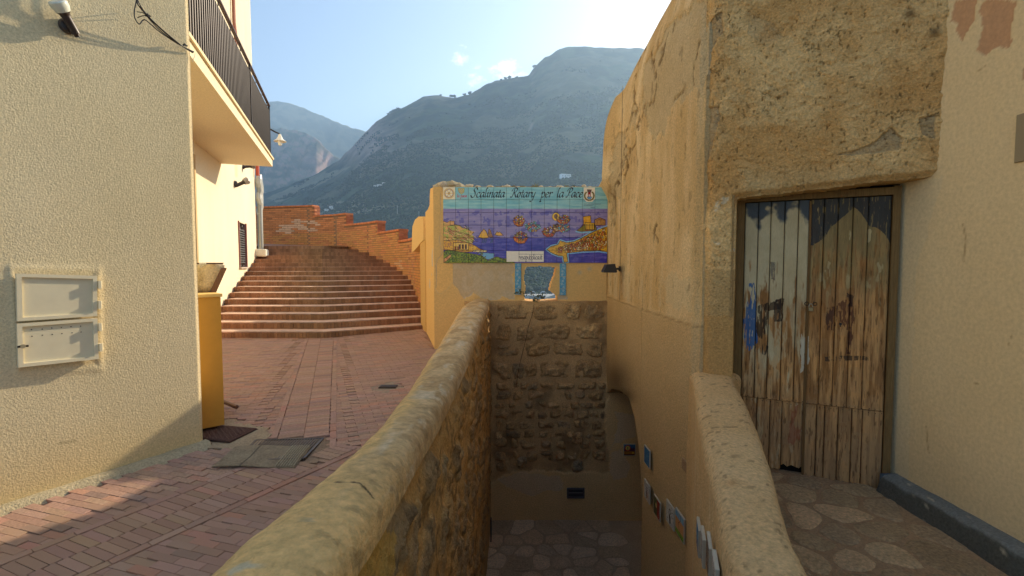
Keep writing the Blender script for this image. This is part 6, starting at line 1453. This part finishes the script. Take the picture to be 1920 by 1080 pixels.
for g_ in pk: pm_ = np.maximum(pm_, inpoly(px+nj*22, py+nj*18, g_)*1.)
Cd = mixc(Cd, mixc(lin(206, 158, 114), lin(186, 142, 106), fbm(Pd_, 5, 4, 293)), pm_*.95)
for pts, w_ in (([(1830, 136), (1848, 124)], 1.2), ([(1806, 420), (1812, 450), (1808, 490)], 2.0), ([(1738, 800), (1742, 850)], 1.5), ([(1900, 620), (1890, 650)], 1), ([(1764, 250), (1700, 300)], .7), ([(1796, 712), (1840, 720)], .7)): Cd = mixc(Cd, lin(150, 108, 60), sst(pldist(px+nj*8, py+nj*8, pts), w_*1.4, 0)*.6)
Pd_[..., 0] -= .018*(fbm(Pd_, 1.3, 3, 294)-.5)+.003*(fbm(Pd_, 12, 3, 295)-.5)-.004*pm_
solid('wall', Pd_, Cd, M_plaster, T=(.25, 0, 0), parent=cw)
MB().prism([(XD+.26, -2), (XD+3, -2), (XD+3, 6), (XD+.26, 6)], -.3, 4.8, lin(206, 188, 144)).build('side_wall', M_plaster, cw)
a = at_pl(1909, 216, (XD, 0, 0), (1, 0, 0)); b = at_pl(1908, 305, (XD, 0, 0), (1, 0, 0)); MB().box((XD-.006, a[1]-.18, (a[2]+b[2])/2), (.012, .36, a[2]-b[2]), None, lin(150, 134, 104), .003).build('hatch_cover', M_paint, cw)
# dark blue-grey plinth roll along its foot
LZ = -.075
ysp = np.linspace(-1.0, 3.55, 160); sec_ = [(.0, .165), (.05, .165), (.085, .158), (.10, .135), (.115, .07), (.13, .0), (.135, -.08)]
Pp = np.zeros((len(sec_)*3-2, len(ysp), 3)); sx = np.interp(np.linspace(0, 1, Pp.shape[0]), np.linspace(0, 1, len(sec_)), [q[0] for q in sec_]); sz = np.interp(np.linspace(0, 1, Pp.shape[0]), np.linspace(0, 1, len(sec_)), [q[1] for q in sec_])
Pp[..., 0] = XD+.01-sx[:, None]*1.25; Pp[..., 1] = ysp[None]; Pp[..., 2] = LZ+sz[:, None]*.85; Pp[..., 0] -= .02*(fbm(Pp, 6, 4, 301)-.5); Pp[..., 2] += .02*(fbm(Pp, 6, 4, 302)-.5)
vv = fbm(Pp, 9, 5, 303); Cp = mixc(lin(122, 126, 124), lin(142, 144, 138), vv); Cp = mixc(Cp, lin(92, 92, 84), sst(np.linspace(0, 1, Pp.shape[0])[:, None]+.3*(vv-.5), .40, .5)*.95); Cp = mixc(Cp, lin(196, 186, 160), sst(fbm(Pp, (40, 14, 40), 3, 304), .73, .77)*.8)
solid('plinth', Pp, Cp, M_rough, parent=cw, flip=True); MB().box((XD-.04, 3.555, LZ+.06), (.15, .02, .15), None, lin(92, 104, 114)).build('plinth_end', M_rough, cw)
# landing before the door
xs = np.linspace(.3, 3.0, 150); ysl = np.linspace(-1.5, 4.2, 260); X, Y = np.meshgrid(xs, ysl); P = np.stack([X, Y, 0*X+LZ], -1); P[..., 2] += .02*(fbm(P, 5, 4, 311)-.5)
keepl = np.ones((len(ysl)-1, len(xs)-1), bool); LP = np.array([[1.50, 4.2], [1.50, 3.8], [1.2, 2.8], [.98, 2.04], [.78, 1.41], [.66, .9], [.62, 0], [.62, -1.5]]); keepl = (X > np.interp(Y, LP[::-1, 1], LP[::-1, 0]))[:-1, :-1]
lf_ = solid('landing', P, mixc(lin(168, 136, 100), lin(190, 156, 116), fbm(P, 5, 4, 312)), M_rough, T=(0, 0, -.1), keep=keepl); tag(lf_, kind='structure')
flags('l', lf_, lambda x, y: LZ-.006, (.8, .8, 2.8, 4.1), .27, .013, [lin(196, 166, 124), lin(204, 174, 130), lin(186, 158, 120), lin(214, 180, 134)], 44, lambda x, y: x > np.interp(y, LP[::-1, 1], LP[::-1, 0])+.14 and x < 2.72 and (np.array([x, y])-np.array([XC, YC]))@MN > -.2, .014, 1, 1.)

# curved parapet between landing and stairs
rp = empty('right_parapet_wall', 'short curved ochre parapet descending in front of the wooden door', 'wall', None, (1.4, 3, 0))
yl = [4.05, 3.8, 2.8, 2.04, 1.41, .9, 0, -1.2]; xl_ = [1.50, 1.45, 1.10, .865, .655, .56, .5, .5]; xr_ = [1.93, 1.80, 1.45, 1.14, .885, .80, .74, .74]; yr_ = [3.98, 3.86, 2.8, 2.04, 1.41, .9, 0, -1.2]
tq = np.linspace(0, 1, 260); ky = np.interp(tq, np.linspace(0, 1, 8), range(8))
def sm(a): 
    a = np.interp(ky, range(8), a); return np.convolve(np.pad(a, 14, 'edge'), np.ones(29)/29, 'valid')
XLs, YLs, XRs, YRs = sm(xl_), sm(yl), sm(xr_), sm(yr_)
secs = [('l', v_) for v_ in np.linspace(0, 1, 150)[:-1]]+[('t', a) for a in np.linspace(math.pi, 0, 46)]+[('r', v_) for v_ in np.linspace(0, 1, 14)[1:]]
Pr = np.zeros((len(secs), len(tq), 3)); ztr_ = np.full(len(tq), .745)
for i, (k_, v_) in enumerate(secs):
    if k_ == 'l': Pr[i, :, 0] = XLs; Pr[i, :, 1] = YLs; Pr[i, :, 2] = FZ-.2+(ztr_-.09-FZ+.2)*v_
    elif k_ == 't':
        ce, si = math.cos(v_), math.sin(v_); sgn = math.copysign(abs(ce)**.5, ce); w_ = (sgn+1)/2; Pr[i, :, 0] = XLs+(XRs-XLs)*w_; Pr[i, :, 1] = YLs+(YRs-YLs)*w_; Pr[i, :, 2] = ztr_-.09+.09*abs(si)**.8
    else: Pr[i, :, 0] = XRs; Pr[i, :, 1] = YRs; Pr[i, :, 2] = ztr_-.09+(LZ-.1-ztr_+.09)*v_
nr = np.cross(np.gradient(Pr, axis=1), np.gradient(Pr, axis=0)); nr /= np.linalg.norm(nr, axis=-1, keepdims=True)+1e-9
if nr[170, 100, 2] < 0: nr = -nr
Pr += nr*(.03*(fbm(Pr, 1.8, 3, 321)-.5)+.008*(fbm(Pr, 9, 4, 322)-.5)+.0035*(fbm(Pr, 45, 2, 323)-.5))[..., None]; px, py = proj(Pr)
Cr = mixc(lin(216, 174, 114), lin(226, 190, 134), fbm(Pr, (3, 3, 1), 4, 324)); Cr = mixc(Cr, lin(186, 128, 64), (np.exp(-(((px-1408)/16)**2+((py-935)/14)**2))+np.exp(-(((px-1372)/14)**2+((py-905)/8)**2)))*.5*sst(fbm(Pr, 12, 3, 325), .35, .6)); Cr = mixc(Cr, lin(110, 76, 44), sst(fbm(Pr, 34, 3, 326), .69, .74)*.55*(nr[..., 2] > .2))
Cr = mixc(Cr, lin(224, 196, 146), sst(fbm(Pr, (14, 14, .7), 4, 327), .55, .68)*.5*(nr[..., 2] < .2))
solid('render', Pr, Cr, M_rough, parent=rp, flip=True)

# ------------------------------------------------------------------ ceramic plaques on the stair side
wpl = [(1.50, 7.5), (1.50, 5.5), (1.52, 4.4), (1.515, 3.98)]+[(float(XLs[i]), float(YLs[i])) for i in range(20, 250, 12)]
def ray_wall(px, py):
    d = ray(px, py); u = d[0]/d[1]; best = None
    for a, b in zip(wpl[:-1], wpl[1:]):
        fa, fb = a[0]-u*a[1], b[0]-u*b[1]
        if fa*fb <= 0 and fa != fb:
            t = fa/(fa-fb); p = np.array(a)+(np.array(b)-np.array(a))*t; best = (p, (np.array(b)-np.array(a))/np.linalg.norm(np.array(b)-np.array(a)))
    if best is None: return None
    p, d2 = best; return np.array([p[0], p[1], CAMZ+p[1]*d[2]/d[1]]), d2
def plaque_img(kind, n=96):
    y_, x_ = np.mgrid[0:n, 0:n]/n; q = np.stack([x_*8, y_*8, 0*x_+kind], -1); s1_ = fbm(q, 1, 4, 400+kind); s2_ = fbm(q, 2.5, 3, 410+kind)
    if kind == 0:
        a = mixc(lin(70, 120, 160), lin(30, 50, 90), y_+s1_*.2); a[(y_ > .35)] = mixc(lin(40, 36, 80), lin(110, 60, 60), s2_)[(y_ > .35)]; a[(y_ > .62) & (y_ < .9)] = mixc(lin(190, 130, 40), lin(120, 70, 30), s2_)[(y_ > .62) & (y_ < .9)]
        r_ = np.hypot(x_-.33, y_-.33); a[r_ < .27] = lin(190, 60, 36); a[r_ < .19] = lin(214, 190, 110); a[(np.abs(x_-.33) < .05) & (np.abs(y_-.33) < .13)] = lin(110, 120, 60); a[(y_ > .9)] = lin(60, 40, 60); a[(np.abs(x_-.8) < .09) & (np.abs(y_-.76) < .08)] = lin(230, 190, 60)
    elif kind == 1: a = mixc(lin(48, 110, 160), lin(84, 142, 176), s1_); a[(np.abs(s2_-.5) < .03)] = lin(40, 70, 120)
    elif kind in (2, 4, 8): a = np.ones((n, n, 3))*lin(206, 202, 192); a[np.abs(s1_-.5) < .022] = lin(50, 48, 54); a[(np.hypot(x_-.5, y_-.35) < .13) & (np.hypot(x_-.5, y_-.35) > .09)] = lin(50, 46, 50); a[(np.abs(x_-.5-.2*(y_-.6)) < .1) & (y_ > .5) & (y_ < .9)] = lin(110, 60, 50) if kind == 2 else lin(70, 66, 70)
    elif kind == 3: a = mixc(lin(96, 104, 56), lin(70, 60, 40), s1_); a[(x_ > .55)] = mixc(lin(160, 50, 40), lin(110, 40, 36), s2_)[(x_ > .55)]; a[np.hypot(x_-.4, y_-.4) < .14] = lin(206, 170, 110)
    elif kind == 5: a = mixc(lin(90, 150, 190), lin(160, 190, 200), s1_); a[(y_ > .28)] = mixc(lin(196, 130, 70), lin(206, 160, 110), s2_)[(y_ > .28)]; a[(y_ > .78)] = mixc(lin(96, 140, 40), lin(130, 170, 60), s2_)[(y_ > .78)]; a[np.abs(x_-.5-.15*np.sin(y_*9)) < .02] = lin(120, 70, 40)
    elif kind == 6: a = mixc(lin(80, 130, 170), lin(120, 160, 180), s1_); a[(y_ > .6)] = mixc(lin(60, 80, 120), lin(200, 200, 200), s2_)[(y_ > .6)]
    else: a = mixc(lin(70, 64, 70), lin(150, 120, 100), sst(s1_, .4, .6)); a[s2_ > .62] = lin(200, 190, 170)
    return a
def plaque(P0, ax_x, nn, size, kind, lab):
    """square glazed plaque: edge body and painted face"""
    t = empty('ceramic_plaque', lab, 'plaque', 'ceramic plaques on the stairwell wall', tuple(P0)); A = [np.append(ax_x, 0), np.append(nn, 0), np.array([0, 0, 1.])]
    MB().box(P0+A[1]*.007, (size, .014, size), A, lin(186, 180, 160), .002).build('tile_body', M_glaze, t)
    h = size/2-.008; V = [P0+A[1]*.0148+A[0]*x*h+A[2]*z*h for x, z in ((-1, -1), (1, -1), (1, 1), (-1, 1))]; V += [v_-A[1]*.003 for v_ in V]
    m = vmat('plaque_picture_%d' % kind, .25, 30, .05, 25, .05, .002, .5, img=make_img('plaque_%d' % kind, plaque_img(kind)))
    link('painted_face', mesh_np('painted_face', V, [[0, 1, 2, 3], [1, 0, 4, 5], [2, 1, 5, 6], [3, 2, 6, 7], [0, 3, 7, 4]], uv=[(0, 0), (1, 0), (1, 1), (0, 1)]*2), m, t)
p = at_y(1180, 843, YBK-.02); plaque(p+(0, .0, 0), np.array([1., 0]), np.array([0, -1.]), .19, 0, 'plaque with a red ring on the back wall right of the rough stones')
pq = [(1217, 856, .20, 1, 'plain blue plaque hung highest on the stair wall'), (1217, 921, .20, 2, 'white plaque with a small figure right below the plain blue one'), (1236, 952, .20, 3, 'green and dark red plaque second in the lower row on the stair wall'), (1261, 965, .21, 4, 'white plaque with black line drawing left of the landscape one'),
      (1291, 985, .22, 5, 'landscape plaque with blue top, orange middle and green foot'), (1318, 1008, .14, 6, 'blue and white plaque right of the landscape one'), (1327, 1026, .13, 8, 'white edged plaque close behind the dark plaque'), (1340, 1044, .13, 7, 'dark picture plaque lowest but one beside the parapet foot'), (1353, 1082, .12, 2, 'pale plaque at the bottom edge of the photo, mostly cut off')]
for x, y, s_, k_, la in pq:
    r_ = ray_wall(x, y) if k_ != 5 else (np.array([1.495, 4.10, CAMZ+4.10*ray(x, y)[2]/ray(x, y)[1]]), np.array([0, -1.]))
    if r_ is None: print('no hit', x, y); continue
    p, d2 = r_; nn = np.array([-abs(d2[1]), 0]) if False else np.array([d2[1], -d2[0]]); nn = nn if nn[0] < 0 else -nn; axx = np.array([-nn[1], nn[0]]); print('plaque', k_, p.round(2)); plaque(p+np.append(nn, 0)*.012, axx, nn, s_, k_, la)

# floodlight on the flank wall beside the tiled sign
P0 = at_pl(1163, 504, (1.49, 0, 0), (1, 0, 0)); c = at_y(1143, 503, P0[1]-.1)
t = empty('floodlight', 'black floodlight on the old wall just right of the tiled picture', 'floodlight', None, tuple(P0))
MB().tube([P0, P0+(-.09, 0, .0), c+(.05, 0, 0)], .014, 8, lin(60, 56, 50)).lathe([(0, 0), (.04, 0), (.035, .02), (0, .022)], P0, (-1, 0, 0), 14, lin(50, 46, 44)).build('bracket', M_metal, t, smooth=True)
fa = np.array([-.18, -.05, -.98]); MB().extr([c+np.array(q) for q in ((-.055, -.09, .05), (.055, -.09, .06), (.085, -.09, -.05), (-.10, -.09, -.045))], (0, .18, 0), lin(44, 40, 38)).build('housing', M_black, t)
MB().box(c+(-.008, 0, -.052), (.17, .17, .012), None, lin(70, 66, 64)).build('glass', M_glass, t)
for k in range(4): MB().box(c+(.03+.012*k, 0, .03-.014*k), (.004, .17, .05), None, lin(40, 36, 34)).build('fin', M_black, t)
# thin wire running up the old wall
w_ = at_pl(1168, 150, (1.47, 0, 0), (1, 0, 0)); tag(MB().tube([(1.465, w_[1], 4.0), (1.462, w_[1], 2.6), (1.462, w_[1]-.0, 1.15)], .0035, 5, lin(120, 100, 70)).build('wire', M_black), 'thin wire running straight down the old wall above the floodlight', 'wire')

# creeping plant on the broken sill
pl = empty('sill_plant', 'straggly green creeper growing out of the broken window sill and hanging down the stone wall', 'plant', None, tuple(at_y(1003, 560, YS)))
stems = [[(1003, 563), (996, 556), (985, 551), (975, 546), (968, 551)], [(1003, 563), (1001, 572), (998, 590), (991, 612), (985, 640), (973, 690), (968, 725)], [(1003, 563), (1010, 556), (1014, 553), (1022, 558)], [(1003, 563), (999, 552), (992, 545)], [(1003, 563), (1012, 561), (1020, 559), (1023, 546), (1024, 540)], [(1003, 563), (1008, 558), (1010, 551)]]
for i, s_ in enumerate(stems):
    pts = [at_y(x, y, YS-.06-.02*k+(.0 if y < 563 else -.0)) for k, (x, y) in enumerate(s_)]; MB().tube(spl(pts, 5), .004 if i == 1 else .003, 5, lin(96, 70, 44)).build('stem', M_leaf, pl)
r3 = np.random.default_rng(5); lfm = None
for i in range(64):
    s_ = stems[int(r3.integers(len(stems)))] if i > 14 else stems[0]; k = r3.integers(len(s_)-1); t_ = r3.random(); x = s_[k][0]*(1-t_)+s_[k+1][0]*t_+r3.normal(0, 1.6); y = s_[k][1]*(1-t_)+s_[k+1][1]*t_+r3.normal(0, 1.6)
    if y > 580 and r3.random() < .6: continue
    c = at_y(x, y, YS-.09-.05*r3.random()); a = r3.uniform(0, 6.28); b = r3.uniform(-.6, .6); e = np.array([math.cos(a), b*.5, math.sin(a)]); e /= np.linalg.norm(e); f = np.cross(e, (0, 1, .3)); f /= np.linalg.norm(f); L_ = r3.uniform(.016, .034)
    V = [c, c+e*L_*.4+f*L_*.38, c+e*L_*.9+f*L_*.2, c+e*L_*1.2, c+e*L_*.9-f*L_*.2, c+e*L_*.4-f*L_*.38, c+e*L_*.55+np.cross(e, f)*L_*.12]
    V += [v_+np.cross(e, f)*.0012 for v_ in V]
    Fs = [[0, 1, 6], [1, 2, 6], [2, 3, 6], [3, 4, 6], [4, 5, 6], [5, 0, 6]]; Fs += [[q+7 for q in f_[::-1]] for f_ in Fs]+[[q, (q+1) % 6, 7+(q+1) % 6, 7+q] for q in range(6)]
    link('leaf', mesh_np('leaf', V, Fs, np.tile(lin(*(random.choice([(62, 74, 36), (84, 92, 44), (50, 58, 34), (104, 96, 50)]))), (14, 1))), M_leaf, pl)
for i, (px_, py_, h_) in enumerate([(1006, 346, 10), (1002, 346, 6), (1062, 347, 5), (1076, 347, 5)]):   # weeds on the wall top
    t = empty('weed', ['dry weed with a pale flower on top of the tiled wall', 'smaller sprig beside the pale-flowered weed on the wall top', 'low yellowish tuft on the wall top near the lettering Pace', 'dark low tuft on the wall top by the town crest tile'][i], 'weed', 'weeds on the sign wall', tuple(at_y(px_, 351, YS+.08)))
    for k in range(7):
        a = at_y(px_+jit(2), 351, YS+.08); b = at_y(px_+jit(5), 351-h_*random.uniform(.5, 1), YS+.08); MB().tube([a, (a+b)/2+(.004, 0, .004), b], .004, 4, lin(120, 112, 50) if i < 3 else lin(60, 70, 50), r2=.002).build('blade', M_leaf, t)
